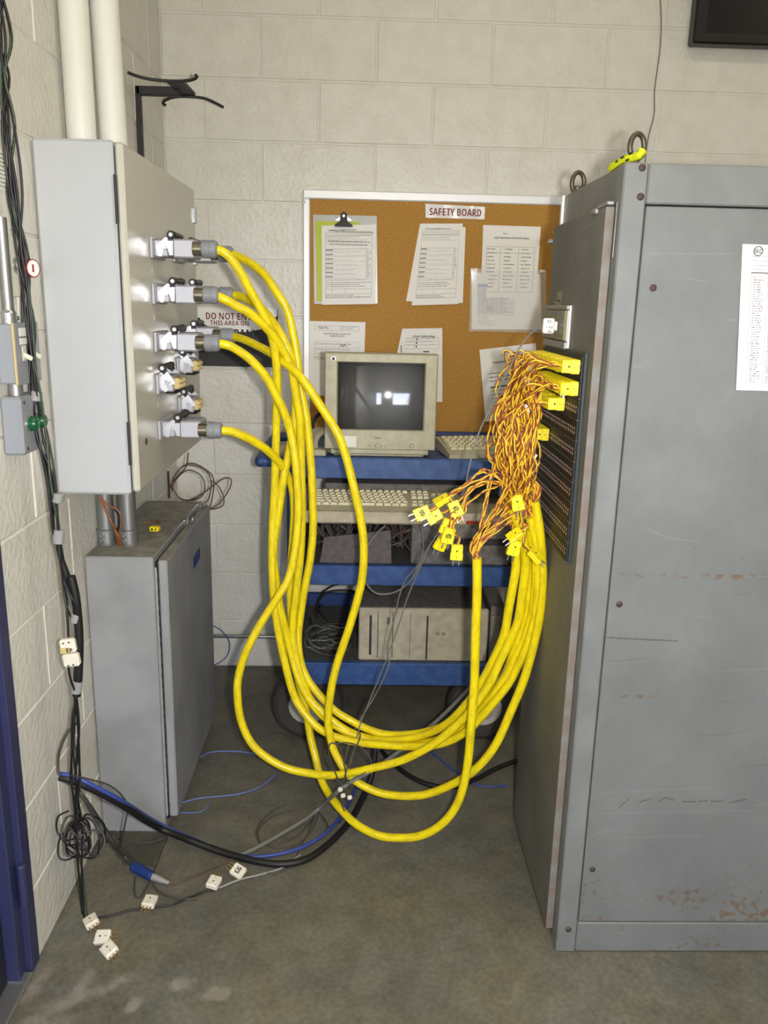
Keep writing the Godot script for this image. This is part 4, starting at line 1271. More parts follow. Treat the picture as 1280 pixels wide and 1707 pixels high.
func build_cart_load() -> void:
	var s: SurfaceTool
	keyboard("keyboard", "beige keyboard lying on the pull-out tray below the monitor", Vector3(0.446, 0.845, 0.67), 0.0, 0.03)
	keyboard("keyboard", "beige keyboard lying askew on the top shelf beside the monitor", Vector3(0.855, 0.992, 0.46), 0.2, 0.06)
	# CRT monitor
	var t := thing("crt_monitor", "beige tube monitor with a dark glossy screen on the cart's top shelf", "monitor", Vector3(0.428, 0.988, 0.4))
	var zf := 0.58
	var L := 0.252
	var Rr := 0.601
	var Tp := 1.308
	var Bt := 1.01
	var sl := 0.293
	var sr := 0.5605
	var stp := 1.279
	var sb := 1.0735
	s = stl()
	var oo := [Vector3(L, Tp, zf), Vector3(Rr, Tp, zf), Vector3(Rr, Bt, zf), Vector3(L, Bt, zf)]
	var ii := [Vector3(sl, stp, zf - 0.008), Vector3(sr, stp, zf - 0.008), Vector3(sr, sb, zf - 0.008), Vector3(sl, sb, zf - 0.008)]
	var cen := Vector3((L + Rr) / 2, (Tp + Bt) / 2, 0.3)
	for e in 4:
		var f := (e + 1) % 4
		var o1: Vector3 = oo[e].lerp(cen, 0.02)
		var o2: Vector3 = oo[f].lerp(cen, 0.02)
		o1.z = zf
		o2.z = zf
		var m1: Vector3 = ii[e] + (ii[e] - cen) * 0.03
		var m2: Vector3 = ii[f] + (ii[f] - cen) * 0.03
		m1.z = zf
		m2.z = zf
		quad(s, o1, o2, m2, m1, Vector3(0, 0, 1))
		quad(s, m1, m2, ii[f], ii[e], cen + Vector3(0, 0, 1) - (ii[e] + ii[f]) / 2)
		var b1: Vector3 = oo[e] + Vector3(0, 0, -0.006)
		var b2: Vector3 = oo[f] + Vector3(0, 0, -0.006)
		quad(s, o1, o2, b2, b1, (oo[e] + oo[f]) / 2 - cen + Vector3(0, 0, 0.3))
		quad(s, b1, b2, b2 - Vector3(0, 0, 0.055), b1 - Vector3(0, 0, 0.055), (oo[e] + oo[f]) / 2 - cen)
	var bz := obj("bezel", s, M.beige, t)
	s = stl()
	var rings := []
	for e in [[0.52, 1.0], [0.46, 0.97], [0.36, 0.8], [0.27, 0.62], [0.22, 0.56]]:
		var ring := []
		for c in oo:
			var p: Vector3 = cen + (c - cen) * (float(e[1]) * 0.985)
			p.y += 0.01 * (1.0 - float(e[1]))
			p.z = e[0]
			ring.append(p)
		rings.append(ring)
	for k in rings.size() - 1:
		for e in 4:
			quad(s, rings[k][e], rings[k][(e + 1) % 4], rings[k + 1][(e + 1) % 4], rings[k + 1][e], (rings[k][e] + rings[k][(e + 1) % 4]) / 2 - cen)
	quad(s, rings[4][0], rings[4][1], rings[4][2], rings[4][3], Vector3(0, 0, -1))
	obj("rear_shell", s, M.beige, t)
	s = stl()
	var n := 20
	var sp := func(i: int, j: int) -> Vector3:
		var u := float(i) / n * 2 - 1
		var v := float(j) / n * 2 - 1
		return Vector3(lerpf(sl - 0.004, sr + 0.004, (u + 1) / 2), lerpf(sb - 0.004, stp + 0.004, (v + 1) / 2), zf - 0.014 - 0.0125 * u * u - 0.0085 * v * v - 0.0105 * v + 0.006 * u)
	var R2 := 0.72
	for i in n:
		for j in n:
			for e in [[0, 0], [1, 1], [1, 0], [0, 0], [0, 1], [1, 1]]:
				var p: Vector3 = sp.call(i + e[0], j + e[1])
				var u := float(i + e[0]) / n * 2 - 1
				var v := float(j + e[1]) / n * 2 - 1
				s.set_normal(Vector3(u * 0.187 - 0.045, v * 0.164 + 0.1, 1).normalized())
				s.set_uv(Vector2.ZERO)
				s.add_vertex(p)
	obj("screen", s, M.screen_glass, t)
	s = stl()
	bb(s, Vector3(L + 0.02, 0.994, 0.36), Vector3(Rr - 0.02, 1.014, zf - 0.004), 0.004)
	bb(s, Vector3(L + 0.03, 0.988, 0.3), Vector3(Rr - 0.035, 0.996, zf - 0.01), 0.002)
	obj("stand", s, M.beige, t)
	for p in [[617, 742, 0.004], [644, 743, 0.004], [631, 742.5, 0.0075]]:
		s = stl()
		var c := Vector3(0.396 + (float(p[0]) - 617) * 0.00186, 1.0235, zf - 0.001)
		lathe(s, Transform3D(Basis(Vector3(1 if p[2] < 0.005 else 1.6, 0, 0), Vector3(0, 0, 1), Vector3(0, -1, 0)), c), [Vector2(0.0, 0.004), Vector2(float(p[2]) * 0.8, 0.004), Vector2(p[2], 0.002), Vector2(p[2], 0)], 18)
		obj("button", s, M.pc_beige, bz)
	s = stl()
	cyl(s, Vector3(0.527, 1.025, 0.58) - Vector3(0, 0, 0.001), Vector3(0.527, 1.025, 0.58) + Vector3(0, 0, 0.005), 0.0075, 20, 0.002)
	obj("power_button", s, M.pc_beige, bz)
	letters("DELL", Vector3(0.422, 1.048, 0.58), Vector3.RIGHT, Vector3.UP, 0.021, 0.0055, M.grey_ink, bz)
	s = stl()
	bb(s, Vector3(0.304, 1.052, 0.58), Vector3(0.353, 1.018, 0.58) + Vector3(0, 0, 0.0008))
	obj("sticker", s, M.plate_cream, bz)
	s = stl()
	bb(s, Vector3(0.272, 1.297, 0.58), Vector3(0.287, 1.285, 0.58) + Vector3(0, 0, 0.0008))
	obj("sticker", s, M.tag_white, bz)
	s = stl()
	bb(s, Vector3(0.275, 1.294, 0.581), Vector3(0.283, 1.286, 0.581) + Vector3(0, 0, 0.0006), 0.0002)
	obj("sticker_mark", s, M.grey_ink, bz)
	# roll of beige tape and black cable loop left of the monitor
	t = thing("cable_loop", "black cable loop standing behind the left edge of the monitor", "cable", Vector3(0.226, 0.97, 0.45))
	s = stl()
	tube(s, smooth([Vector3(0.211, 1.005, 0.4), Vector3(0.205, 1.036, 0.4), Vector3(0.209, 1.072, 0.4), Vector3(0.227, 1.096, 0.4), Vector3(0.252, 1.109, 0.4), Vector3(0.282, 1.107, 0.38)]), 0.0055, 10)
	obj("cord", s, M.black_rubber, t)
	t = thing("tape_roll", "beige roll standing on the cart left of the monitor", "roll", Vector3(0.234, 0.979, 0.5))
	s = stl()
	var c: Vector3 = Vector3(0.248, 1.016, 0.5)
	var T := along_y(c + Vector3(-0.02, 0, -0.03), c + Vector3(0.02, 0, 0.03))
	lathe(s, T, [Vector2(0.032, 0.0), Vector2(0.047, 0.0), Vector2(0.047, 0.05), Vector2(0.032, 0.05), Vector2(0.032, 0)], 32)
	obj("roll", s, M.beige, t)
	s = stl()
	bb(s, Vector3(0.178, 1.005, 0.52), Vector3(0.258, 0.983, 0.52) + Vector3(0, 0, 0.05), 0.004)
	obj("base", s, M.beige, t)
	s = stl()
	bb(s, Vector3(0.114, 1.018, 0.56), Vector3(0.163, 0.988, 0.56) + Vector3(0, 0, 0.04), 0.006)
	tag(obj("adapter_block", s, M.pc_beige), "small beige block on the left end of the cart top", "adapter")
	# flat grey box behind the tray keyboard
	t = thing("flat_drive_box", "flat dusty grey box lying behind the tray keyboard", "box", Vector3(0.5, 0.842, 0.53))
	s = stl()
	bb(s, Vector3(0.255, 0.8425, 0.5), Vector3(0.72, 0.9, 0.575), 0.003)
	obj("case", s, M.dusty_grey, t)
	# middle shelf
	t = thing("grey_board", "dusty mauve grey board leaning among wires on the middle shelf", "board", Vector3(0.35, 0.64, 0.5))
	s = stl()
	var b: Array = [Vector3(0.24, 0.621, 0.58), Vector3(0.253, 0.723, 0.58), Vector3(0.359, 0.738, 0.58), Vector3(0.467, 0.75, 0.58), Vector3(0.473, 0.618, 0.58)]
	prism(s, [Vector2(b[0].x, 0.638), Vector2(b[1].x, b[1].y), Vector2(b[3].x, b[3].y), Vector2(b[4].x, 0.638)], Transform3D(Basis(), Vector3(0, 0, 0.575)), 0.012)
	obj("board", s, M.mauve_grey, t)
	t = thing("middle_computer", "dusty beige desktop computer with a dark slot on the middle shelf", "computer", Vector3(0.72, 0.64, 0.4))
	s = stl()
	bb(s, Vector3(0.535, 0.638, 0.12), Vector3(0.855, 0.815, 0.592), 0.004)
	obj("case", s, M.dusty_grey, t)
	s = stl()
	bb(s, Vector3(0.6, 0.705, 0.588), Vector3(0.855, 0.727, 0.5935), 0.002)
	obj("slot", s, M.dark_steel, t)
	s = stl()
	bb(s, Vector3(0.6, 0.73, 0.588), Vector3(0.855, 0.81, 0.598), 0.003)
	obj("front_panel", s, M.dusty_white_grey, t)
	t = thing("dusty_tangle", "dark tangle of dusty wires heaped on the middle shelf", "wires", Vector3(0.4, 0.64, 0.35))
	t.set_meta("kind", "stuff")
	s = stl()
	var s2 := stl()
	for k in 46:
		var x := 0.19 + rng.randf() * 0.34
		var P := []
		for i in 5:
			P.append(Vector3(clampf(x + rng.randfn(0, 0.035), 0.18, 0.535), 0.645 + (0.17 - absf(i - 2) * 0.06) * rng.randf_range(0.4, 1.0), 0.4 + rng.randf() * 0.17))
		tube(s if k % 4 else s2, smooth(P, 6), rng.randf_range(0.0025, 0.006), 6)
	obj("dark_wires", s, M.dark_grey_wire, t).set_meta("kind", "stuff")
	obj("brown_wires", s2, M.maroon_wire, t).set_meta("kind", "stuff")
	# bottom shelf
	t = thing("computer_tower", "beige computer tower lying on its side on the bottom shelf", "computer", Vector3(0.6, 0.3, 0.4))
	s = stl()
	bb(s, Vector3(0.372, 0.298, 0.16), Vector3(0.795, 0.482, 0.575), 0.004)
	var cs := obj("case", s, M.dusty_grey, t)
	s = stl()
	bb(s, Vector3(0.37, 0.298, 0.572), Vector3(0.8, 0.484, 0.592), 0.005)
	var fp := obj("front_bezel", s, M.pc_beige, t)
	for e in [[0.405, 0.32, 0.413, 0.46], [0.432, 0.31, 0.4345, 0.472], [0.481, 0.31, 0.4835, 0.472], [0.54, 0.31, 0.5415, 0.472], [0.594, 0.305, 0.6, 0.46]]:
		s = stl()
		bb(s, Vector3(e[0], e[1], 0.5915), Vector3(e[2], e[3], 0.5928))
		obj("slot", s, M.dark_steel, fp)
	s = stl()
	bb(s, Vector3(0.437, 0.312, 0.592), Vector3(0.479, 0.47, 0.5945), 0.001)
	var dv := obj("disc_drive", s, M.pc_beige, fp)
	s = stl()
	bb(s, Vector3(0.462, 0.43, 0.5945), Vector3(0.472, 0.455, 0.597), 0.001)
	bb(s, Vector3(0.466, 0.34, 0.5945), Vector3(0.471, 0.352, 0.596), 0.0005)
	obj("drive_button", s, M.dusty_grey, dv)
	for x in [0.632, 0.652]:
		s = stl()
		cyl(s, Vector3(x, 0.398, 0.5915), Vector3(x, 0.398, 0.5945), 0.006, 16, 0.001)
		obj("bezel_button", s, M.dusty_white_grey, fp)
	t = thing("grey_device", "narrow grey device with a row of ports standing right of the tower", "device", Vector3(0.835, 0.3, 0.4))
	s = stl()
	bb(s, Vector3(0.808, 0.298, 0.2), Vector3(0.858, 0.49, 0.575), 0.004)
	obj("case", s, M.dusty_grey, t)
	s = stl()
	bb(s, Vector3(0.81, 0.305, 0.573), Vector3(0.84, 0.46, 0.582), 0.002)
	var pf := obj("port_plate", s, M.dusty_white_grey, t)
	s = stl()
	for k in 5:
		bb(s, Vector3(0.817, 0.375 + k * 0.014, 0.581), Vector3(0.828, 0.385 + k * 0.014, 0.584))
	obj("port", s, M.terminal_beige, pf)
	t = thing("shelf_wire_coil", "coils of dusty grey cable lying on the bottom shelf", "wires", Vector3(0.27, 0.3, 0.45))
	for k in 11:
		var cc := Vector3(0.265 + rng.randfn(0, 0.006), 0.3 + 0.0045 * k, 0.46 + rng.randfn(0, 0.01))
		var rx := 0.05 + rng.randf() * 0.03
		var P := []
		for i in 25:
			var a := TAU * i / 24.0
			P.append(cc + Vector3(cos(a) * rx, 0.006 * sin(a * 3 + k), sin(a) * (0.06 + 0.03 * rng.randf())))
		s = stl()
		tube(s, smooth(P, 2), 0.0028, 6)
		obj("loop", s, M.grey_wire if k % 3 == 0 else M.dark_grey_wire, t)
	t = thing("black_shelf_cables", "black cables looping up behind the bottom shelf of the cart", "cable", Vector3(0.25, 0.3, 0.2))
	for P in [[Vector3(0.212, 0.313, 0.25), Vector3(0.217, 0.375, 0.25), Vector3(0.25, 0.413, 0.25), Vector3(0.294, 0.423, 0.25), Vector3(0.35, 0.419, 0.25), Vector3(0.377, 0.392, 0.25), Vector3(0.387, 0.358, 0.25)], [Vector3(0.217, 0.373, 0.22), Vector3(0.237, 0.407, 0.22), Vector3(0.273, 0.431, 0.22), Vector3(0.327, 0.444, 0.22)], [Vector3(0.194, 0.352, 0.35), Vector3(0.207, 0.323, 0.38), Vector3(0.246, 0.309, 0.4), Vector3(0.293, 0.305, 0.4), Vector3(0.353, 0.32, 0.38), Vector3(0.374, 0.331, 0.36)], [Vector3(0.233, 0.389, 0.3), Vector3(0.231, 0.364, 0.32), Vector3(0.261, 0.342, 0.34), Vector3(0.309, 0.338, 0.34), Vector3(0.352, 0.342, 0.33)]]:
		s = stl()
		tube(s, smooth(P), 0.004, 8)
		obj("cord", s, M.black_rubber, t)
	t = thing("hanging_loop", "grey cord hanging in a loop below the keyboard tray", "cord", Vector3(0.449, 0.56, 0.66))
	for P in [[Vector3(0.448, 0.78, 0.64), Vector3(0.416, 0.754, 0.66), Vector3(0.389, 0.711, 0.67), Vector3(0.378, 0.652, 0.67), Vector3(0.391, 0.599, 0.67), Vector3(0.425, 0.565, 0.67), Vector3(0.477, 0.568, 0.67), Vector3(0.524, 0.601, 0.67), Vector3(0.554, 0.655, 0.67), Vector3(0.567, 0.714, 0.67), Vector3(0.564, 0.764, 0.66), Vector3(0.553, 0.79, 0.64)]]:
		s = stl()
		tube(s, smooth(P), 0.0032, 8)
		obj("cord", s, M.grey_wire, t)

const ORDINALS := ["first", "second", "third", "fourth", "fifth", "sixth", "seventh", "eighth", "ninth", "tenth", "eleventh", "twelfth", "thirteenth", "fourteenth", "fifteenth", "sixteenth", "seventeenth", "eighteenth", "nineteenth", "twentieth", "twenty-first", "twenty-second"]

# ---------------------------------------------------------------- data logger cabinet
func build_logger() -> void:
	var t := thing("steel_cabinet", "tall grey rusted steel cabinet with screwed front panel, right of the cart", "cabinet", Vector3(1.25, 0, 1.3))
	var G: Material = M.logger_paint
	var s := stl()
	bb(s, Vector3(0.843, 0.0, 1.065), Vector3(1.65, 1.715, 1.5), 0.002)
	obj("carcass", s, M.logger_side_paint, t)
	s = stl()
	bb(s, Vector3(0.842, 0.0, 1.495), Vector3(0.887, 1.717, 1.54), 0.003)
	obj("corner_post", s, G, t)
	s = stl()
	bb(s, Vector3(0.8875, 1.646, 1.5), Vector3(1.65, 1.717, 1.54), 0.003)
	obj("top_rail", s, G, t)
	s = stl()
	bb(s, Vector3(0.8875, 0.004, 1.5), Vector3(1.65, 0.079, 1.54), 0.003)
	var br := obj("bottom_rail", s, G, t)
	s = stl()
	uvquad(s, Vector3(0.889, 0.0775, 1.5404), Vector3(1.5, 0.0775, 1.5404), Vector3(1.5, 0.0045, 1.5404), Vector3(0.889, 0.0045, 1.5404))
	obj("rail_face", s, M.logger_rail, br)
	s = stl()
	bb(s, Vector3(0.842, 0.0, 1.5395), Vector3(0.8875, 0.05, 1.5405))
	s = stl()
	bb(s, Vector3(0.89, 0.082, 1.5), Vector3(1.65, 1.643, 1.537), 0.002)
	var door := obj("front_panel", s, G, t)
	s = stl()
	uvquad(s, Vector3(0.8915, 1.6415, 1.5374), Vector3(1.5215, 1.6415, 1.5374), Vector3(1.5215, 0.0835, 1.5374), Vector3(0.8915, 0.0835, 1.5374))
	obj("panel_face", s, M.logger_door, door)
	for p in [Vector3(0.874, 1.708, 1.54), Vector3(0.876, 1.658, 1.54), Vector3(0.917, 1.497, 1.537), Vector3(0.912, 0.861, 1.537), Vector3(0.91, 0.221, 1.537), Vector3(0.867, 0.062, 1.54)]:
		s = stl()
		lathe(s, along_y(p, p + Vector3(0, 0, 0.004)), [Vector2(0.0068, 0), Vector2(0.0066, 0.0018), Vector2(0.004, 0.0035), Vector2(0.0012, 0.0038), Vector2(0, 0.0025)], 18)
		obj("screw", s, M.rust_screw, t)
	# side door on the left face
	s = stl()
	bb(s, Vector3(0.825, 0.03, 1.062), Vector3(0.8405, 1.645, 1.5), 0.002)
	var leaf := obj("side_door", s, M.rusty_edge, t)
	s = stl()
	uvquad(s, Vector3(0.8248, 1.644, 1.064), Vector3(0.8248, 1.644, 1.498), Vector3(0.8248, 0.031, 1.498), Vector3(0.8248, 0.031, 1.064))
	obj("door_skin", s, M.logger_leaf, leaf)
	s = stl()
	bb(s, Vector3(0.8248, 0.032, 1.5), Vector3(0.8408, 1.643, 1.5012))
	obj("door_rim", s, M.rusty_edge, leaf)
	s = stl()
	bx(s, Vector3(0.823, 1.641, 1.43), Vector3(0.012, 0.012, 0.03), 0.003)
	bx(s, Vector3(0.832, 1.65, 1.47), Vector3(0.016, 0.008, 0.07), 0.002)
	bx(s, Vector3(0.8395, 1.6, 1.52), Vector3(0.003, 0.1, 0.004), 0.001)
	obj("latch", s, M.galvanised, t)
	s = stl()
	cyl(s, Vector3(0.825, 1.611, 1.06), Vector3(0.825, 1.611, 1.06) - Vector3(0.012, 0, 0), 0.006, 14, 0.002)
	obj("door_knob", s, M.bright_steel, leaf)
	s = stl()
	bb(s, Vector3(0.836, 1.6, 1.063), Vector3(0.843, 1.715, 1.075), 0.001)
	obj("rear_trim", s, M.aluminium, t)
	var k := 0
	for e in [[933, 494, 0.05], [930, 507, 0.062]]:
		s = stl()
		var c: Vector3 = Vector3(0.825, 1.482, 1.168) if k == 0 else Vector3(0.825, 1.463, 1.155)
		bx(s, c, Vector3(0.0012, 0.022, e[2]), 0.0004)
		obj("label_plate", s, M.terminal_beige, leaf)
		k += 1
	# lifting eyes
	for e in [[Vector3(0.895, 1.763, 1.43), 0.024], [Vector3(0.86, 1.737, 1.12), 0.024]]:
		s = stl()
		var c: Vector3 = e[0]
		var P := []
		for i in 25:
			var a := TAU * i / 24.0
			P.append(c + Basis(Vector3(0, 1, 0), 0.35) * Vector3(cos(a) * 0.0165, sin(a) * 0.023, 0))
		tube(s, P, 0.0052, 10, false)
		cyl(s, Vector3(c.x, 1.715, c.z), Vector3(c.x, 1.73, c.z), 0.013, 18, 0.003)
		cyl(s, Vector3(c.x, 1.72, c.z), Vector3(c.x, c.y - 0.02, c.z), 0.006, 12)
		obj("lifting_eye", s, M.steel_ring, t)
	t = thing("yellow_strap", "knotted strip of yellow black lettered tape tied to the front lifting eye", "tape", Vector3(0.875, 1.739, 1.42))
	var P: Array = [Vector3(0.901, 1.754, 1.45), Vector3(0.895, 1.745, 1.45), Vector3(0.889, 1.742, 1.44), Vector3(0.881, 1.742, 1.43), Vector3(0.873, 1.738, 1.41), Vector3(0.865, 1.734, 1.39), Vector3(0.864, 1.729, 1.37)]
	s = stl()
	tube(s, smooth(P, 5), [0.006, 0.009, 0.01, 0.008, 0.007, 0.008, 0.009, 0.007, 0.0085, 0.008, 0.0075, 0.009, 0.0075, 0.0085, 0.009, 0.0075, 0.008, 0.009, 0.007, 0.008, 0.009, 0.0075, 0.008, 0.009, 0.007, 0.008, 0.009, 0.008, 0.009, 0.008, 0.006], 7)
	var st := obj("strip", s, M.yellow_strap, t)
	s = stl()
	for q in [Vector3(0.878, 1.746, 1.445), Vector3(0.868, 1.742, 1.425), Vector3(0.864, 1.738, 1.405), Vector3(0.863, 1.733, 1.385), Vector3(0.874, 1.735, 1.44)]:
		bx(s, q + Vector3(0, 0.001, 0.004), Vector3(0.007, 0.004, 0.004), 0.001, Basis(Vector3(0, 0, 1), 0.5))
	obj("black_print", s, M.ink, st)
	# form stuck on the front
	var im := page(240, 310)
	frame_lines(im, Rect2i(22, 60, 210, 232), [60, 92, 130, 160, 190], [66], Color(0.5, 0.48, 0.52))
	var g := RandomNumberGenerator.new()
	g.seed = 12
	for x in [28, 66, 98, 136]:
		print_rows(im, x, 72, x + 24, 290, 5, Color(0.4, 0.38, 0.42), 0.9, g, 2)
	for y in [24, 33, 42, 51]:
		im.fill_rect(Rect2i(22, y, 200, 1), Color(0.45, 0.45, 0.5))
	im.fill_rect(Rect2i(22, 57, 200, 2), Color(0.25, 0.25, 0.28))
	t = thing("record_form", "white printed record form taped to the front of the rusted cabinet", "paper", Vector3(1.127, 1.309, 1.539))
	var a: Vector3 = Vector3(1.077, 1.58, 1.538)
	var d: Vector3 = Vector3(1.098, 1.309, 1.538)
	s = sheet(a, a + Vector3(0.205, -0.002, 0), d + Vector3(0.205, -0.002, 0), d, 0.0006, func(u: float, v: float) -> float: return 0.0008 + 0.004 * v * maxf(0.0, 1.0 - u * 1.6), 8)
	var sh := obj("sheet", s, paper_mat("record_print", im), t)
	s = stl()
	var c: Vector3 = Vector3(1.108, 1.568, 1.54)
	lathe(s, along_y(c, c + Vector3(0, 0, 0.0006)), [Vector2(0.0075, 0), Vector2(0.009, 0), Vector2(0.009, 0.0006), Vector2(0.0075, 0.0006)], 30)
	obj("logo_ring", s, M.ink, sh)
	letters("ULC", c, Vector3.RIGHT, Vector3.UP, 0.0125, 0.0075, M.ink, sh)
	letters("ULC", Vector3(1.135, 1.569, 1.54), Vector3.RIGHT, Vector3.UP, 0.018, 0.006, M.grey_ink, sh)

func build_jack_panel() -> void:
	var t := thing("jack_panel", "black jack panel with rows of paired slots on the cabinet's side door", "jack panel", Vector3(0.821, 0.924, 1.27))
	var s := stl()
	bb(s, Vector3(0.8175, 0.922, 1.085), Vector3(0.8245, 1.37, 1.462), 0.001)
	obj("back_plate", s, M.panel_edge, t)
	for r in 10:
		var y := 1.3405 - r * 0.0436
		s = stl()
		bb(s, Vector3(0.8125, y - 0.0212, 1.088), Vector3(0.8176, y + 0.0212, 1.459), 0.001)
		var strip := obj("jack_strip", s, M.panel_black, t)
		s = stl()
		for k in 22:
			var z := 1.446 - k * 0.0163
			for e in [[0.0035, 0.007], [-0.0055, 0.009]]:
				bb(s, Vector3(0.8119, y + e[0] - 0.0022 * (0.75 if e[0] > 0 else 1.0), z - 0.0014), Vector3(0.8126, y + e[0] + 0.0032, z + 0.0014))
		var sl := obj("contact_slots", s, M.pin_metal, strip)
		sl.set_meta("kind", "stuff")
		s = stl()
		bb(s, Vector3(0.8122, y - 0.0217, 1.088), Vector3(0.818, y - 0.0208, 1.46))
		obj("strip_edge", s, M.dusty_grey, strip)
	# terminal block above it
	t = thing("terminal_block", "small beige terminal block above the black jack panel", "terminal block", Vector3(0.82, 1.375, 1.2))
	s = stl()
	var p0: Vector3 = Vector3(0.815, 1.446, 1.066)
	var p1: Vector3 = Vector3(0.815, 1.384, 1.31)
	bb(s, Vector3(0.814, 1.385, 1.052), Vector3(0.8245, 1.452, 1.279), 0.002)
	obj("body", s, M.terminal_beige, t)
	var z1: float = 1.279
	s = stl()
	bb(s, Vector3(0.8185, 1.384, z1 + 0.006), Vector3(0.8245, 1.452, z1 + 0.009), 0.001)
	bb(s, Vector3(0.8195, 1.366, z1 + 0.016), Vector3(0.8245, 1.462, z1 + 0.0195), 0.001)
	obj("end_bracket", s, M.aluminium, t)
	s = stl()
	bb(s, Vector3(0.813, 1.453, z1 - 0.2), Vector3(0.8245, 1.462, z1 + 0.016), 0.001)
	bb(s, Vector3(0.813, 1.368, z1 - 0.2), Vector3(0.8245, 1.383, z1 + 0.016), 0.001)
	obj("rail", s, M.galvanised, t)
	for r in 4:
		s = stl()
		for k in 11:
			bb(s, Vector3(0.8132, 1.391 + r * 0.0155, z1 - 0.012 - k * 0.017), Vector3(0.8142, 1.4 + r * 0.0155, z1 - 0.004 - k * 0.017))
		obj("terminal_row", s, M.dusty_grey, t).set_meta("kind", "stuff")
	t = thing("white_tag_plug", "white plug with black handwriting plugged into the beige terminal block", "plug", Vector3(0.79, 1.416, 1.232))
	s = stl()
	var pc: Vector3 = Vector3(0.79, 1.416, 1.232)
	bx(s, pc, Vector3(0.026, 0.034, 0.013), 0.003)
	bx(s, pc + Vector3(0.014, 0, 0), Vector3(0.012, 0.02, 0.006), 0.001)
	obj("body", s, M.tag_white, t)
	letters("TT.", pc + Vector3(0.001, 0.009, 0.0065), Vector3.RIGHT, Vector3.UP, 0.012, 0.006, M.ink, t)
	letters("= 12", pc + Vector3(0.0, -0.003, 0.0065), Vector3.RIGHT, Vector3.UP, 0.016, 0.005, M.ink, t)
	letters("-N-", pc + Vector3(0.002, -0.012, 0.0065), Vector3.RIGHT, Vector3.UP, 0.012, 0.004, M.ink, t)
	s = stl()
	tube(s, smooth([Vector3(0.773, 1.414, 1.24), Vector3(0.748, 1.399, 1.25), Vector3(0.722, 1.367, 1.26), Vector3(0.703, 1.324, 1.26), Vector3(0.685, 1.286, 1.26), Vector3(0.661, 1.224, 1.26), Vector3(0.642, 1.178, 1.26), Vector3(0.629, 1.13, 1.26), Vector3(0.619, 1.076, 1.26), Vector3(0.614, 1.037, 1.25), Vector3(0.586, 0.956, 1.22), Vector3(0.55, 0.897, 1.2), Vector3(0.523, 0.814, 1.16), Vector3(0.494, 0.71, 1.12), Vector3(0.473, 0.61, 1.08), Vector3(0.442, 0.482, 1.03), Vector3(0.403, 0.356, 1), Vector3(0.378, 0.281, 1), Vector3(0.354, 0.165, 1), Vector3(0.337, 0.058, 0.98)]), 0.0019, 6)
	tag(obj("thin_grey_wire", s, M.grey_wire), "thin grey wire from the white handwritten plug down to the floor", "wire")
	s = stl()
	tube(s, smooth([Vector3(0.568, 0.92, 1.2), Vector3(0.54, 0.858, 1.15), Vector3(0.518, 0.794, 1.1), Vector3(0.487, 0.727, 1.05), Vector3(0.465, 0.595, 1), Vector3(0.451, 0.505, 0.98), Vector3(0.457, 0.459, 0.98), Vector3(0.42, 0.355, 0.96), Vector3(0.378, 0.278, 0.96), Vector3(0.348, 0.2, 0.96), Vector3(0.327, 0.089, 0.94)]), 0.0019, 6)
	tag(obj("second_grey_wire", s, M.grey_wire), "second thin grey wire hanging past the computer tower, below the loose yellow plugs", "wire")

# ---------------------------------------------------------------- thermocouple plugs
# local axes: pins towards +x, broad face towards +z
func make_plug(kind: String) -> Node3D:
	var t := thing("thermocouple_plug", "", "plug")
	var s := stl()
	if kind == "yellow":
		bx(s, Vector3(-0.009, 0, 0), Vector3(0.018, 0.029, 0.0125), 0.0015)
		bx(s, Vector3(-0.027, 0, 0), Vector3(0.02, 0.0265, 0.0125), 0.0015)
	else:
		bx(s, Vector3(-0.019, 0, 0), Vector3(0.036, 0.032, 0.016), 0.003)
	obj("body", s, M.plug_yellow if kind == "yellow" else M.ceramic, t)
	s = stl()
	for f in [-1.0, 1.0]:
		var z: float = f * (0.00625 if kind == "yellow" else 0.008)
		cyl(s, Vector3(-0.0225, 0, z * 0.98), Vector3(-0.0225, 0, z * 1.04), 0.0022, 10)
		for e in [[-0.006, 0.0], [-0.011, 0.0], [-0.033, 0.0095], [-0.033, -0.0095]]:
			cyl(s, Vector3(e[0], e[1], z * 0.98), Vector3(e[0], e[1], z * 1.02), 0.0011, 8)
	obj("screws", s, M.plug_dark, t)
	s = stl()
	if kind == "yellow":
		for y in [-0.0065, 0.0065]:
			bx(s, Vector3(0.0065, y, 0), Vector3(0.015, 0.0032, 0.0016), 0.0006)
	else:
		for y in [-0.009, 0.0, 0.009]:
			cyl(s, Vector3(-0.002, y, 0), Vector3(0.016, y, 0), 0.0017, 8, 0.0005)
	for y in [-0.0065, 0.0065]:
		pass
	obj("pins", s, M.bright_steel if kind == "yellow" else M.brass, t)
	return t

# a twisted pair of thin insulated wires along P
func lead(P: Array, parent: Node, amp := 0.0018, tw := 130.0) -> void:
	var Q := smooth(P, 9)
	for side in 2:
		var R := []
		var run := 0.0
		var up := Vector3(0.3, 0.1, 0.9)
		for i in Q.size():
			var tg: Vector3 = (Q[mini(i + 1, Q.size() - 1)] - Q[maxi(i - 1, 0)]).normalized()
			up = (up - tg * up.dot(tg)).normalized()
			if i > 0:
				run += Q[i].distance_to(Q[i - 1])
			var a := run * tw + PI * side
			R.append(Q[i] + (up * cos(a) + tg.cross(up) * sin(a)) * amp)
		var s := stl()
		tube(s, R, 0.0016, 5, false)
		obj("yellow_wire" if side == 0 else "brown_wire", s, M.lead_yellow if side == 0 else M.brown_wire, parent)

# where the wires gather: the heart of the bundle at height y
func heart(y: float) -> Vector3:
	var t := clampf((1.32 - y) / 0.33, 0, 1)
	return Vector3(0.742 - 0.018 * sin(t * PI), y, 1.25 + 0.05 * sin(t * PI))

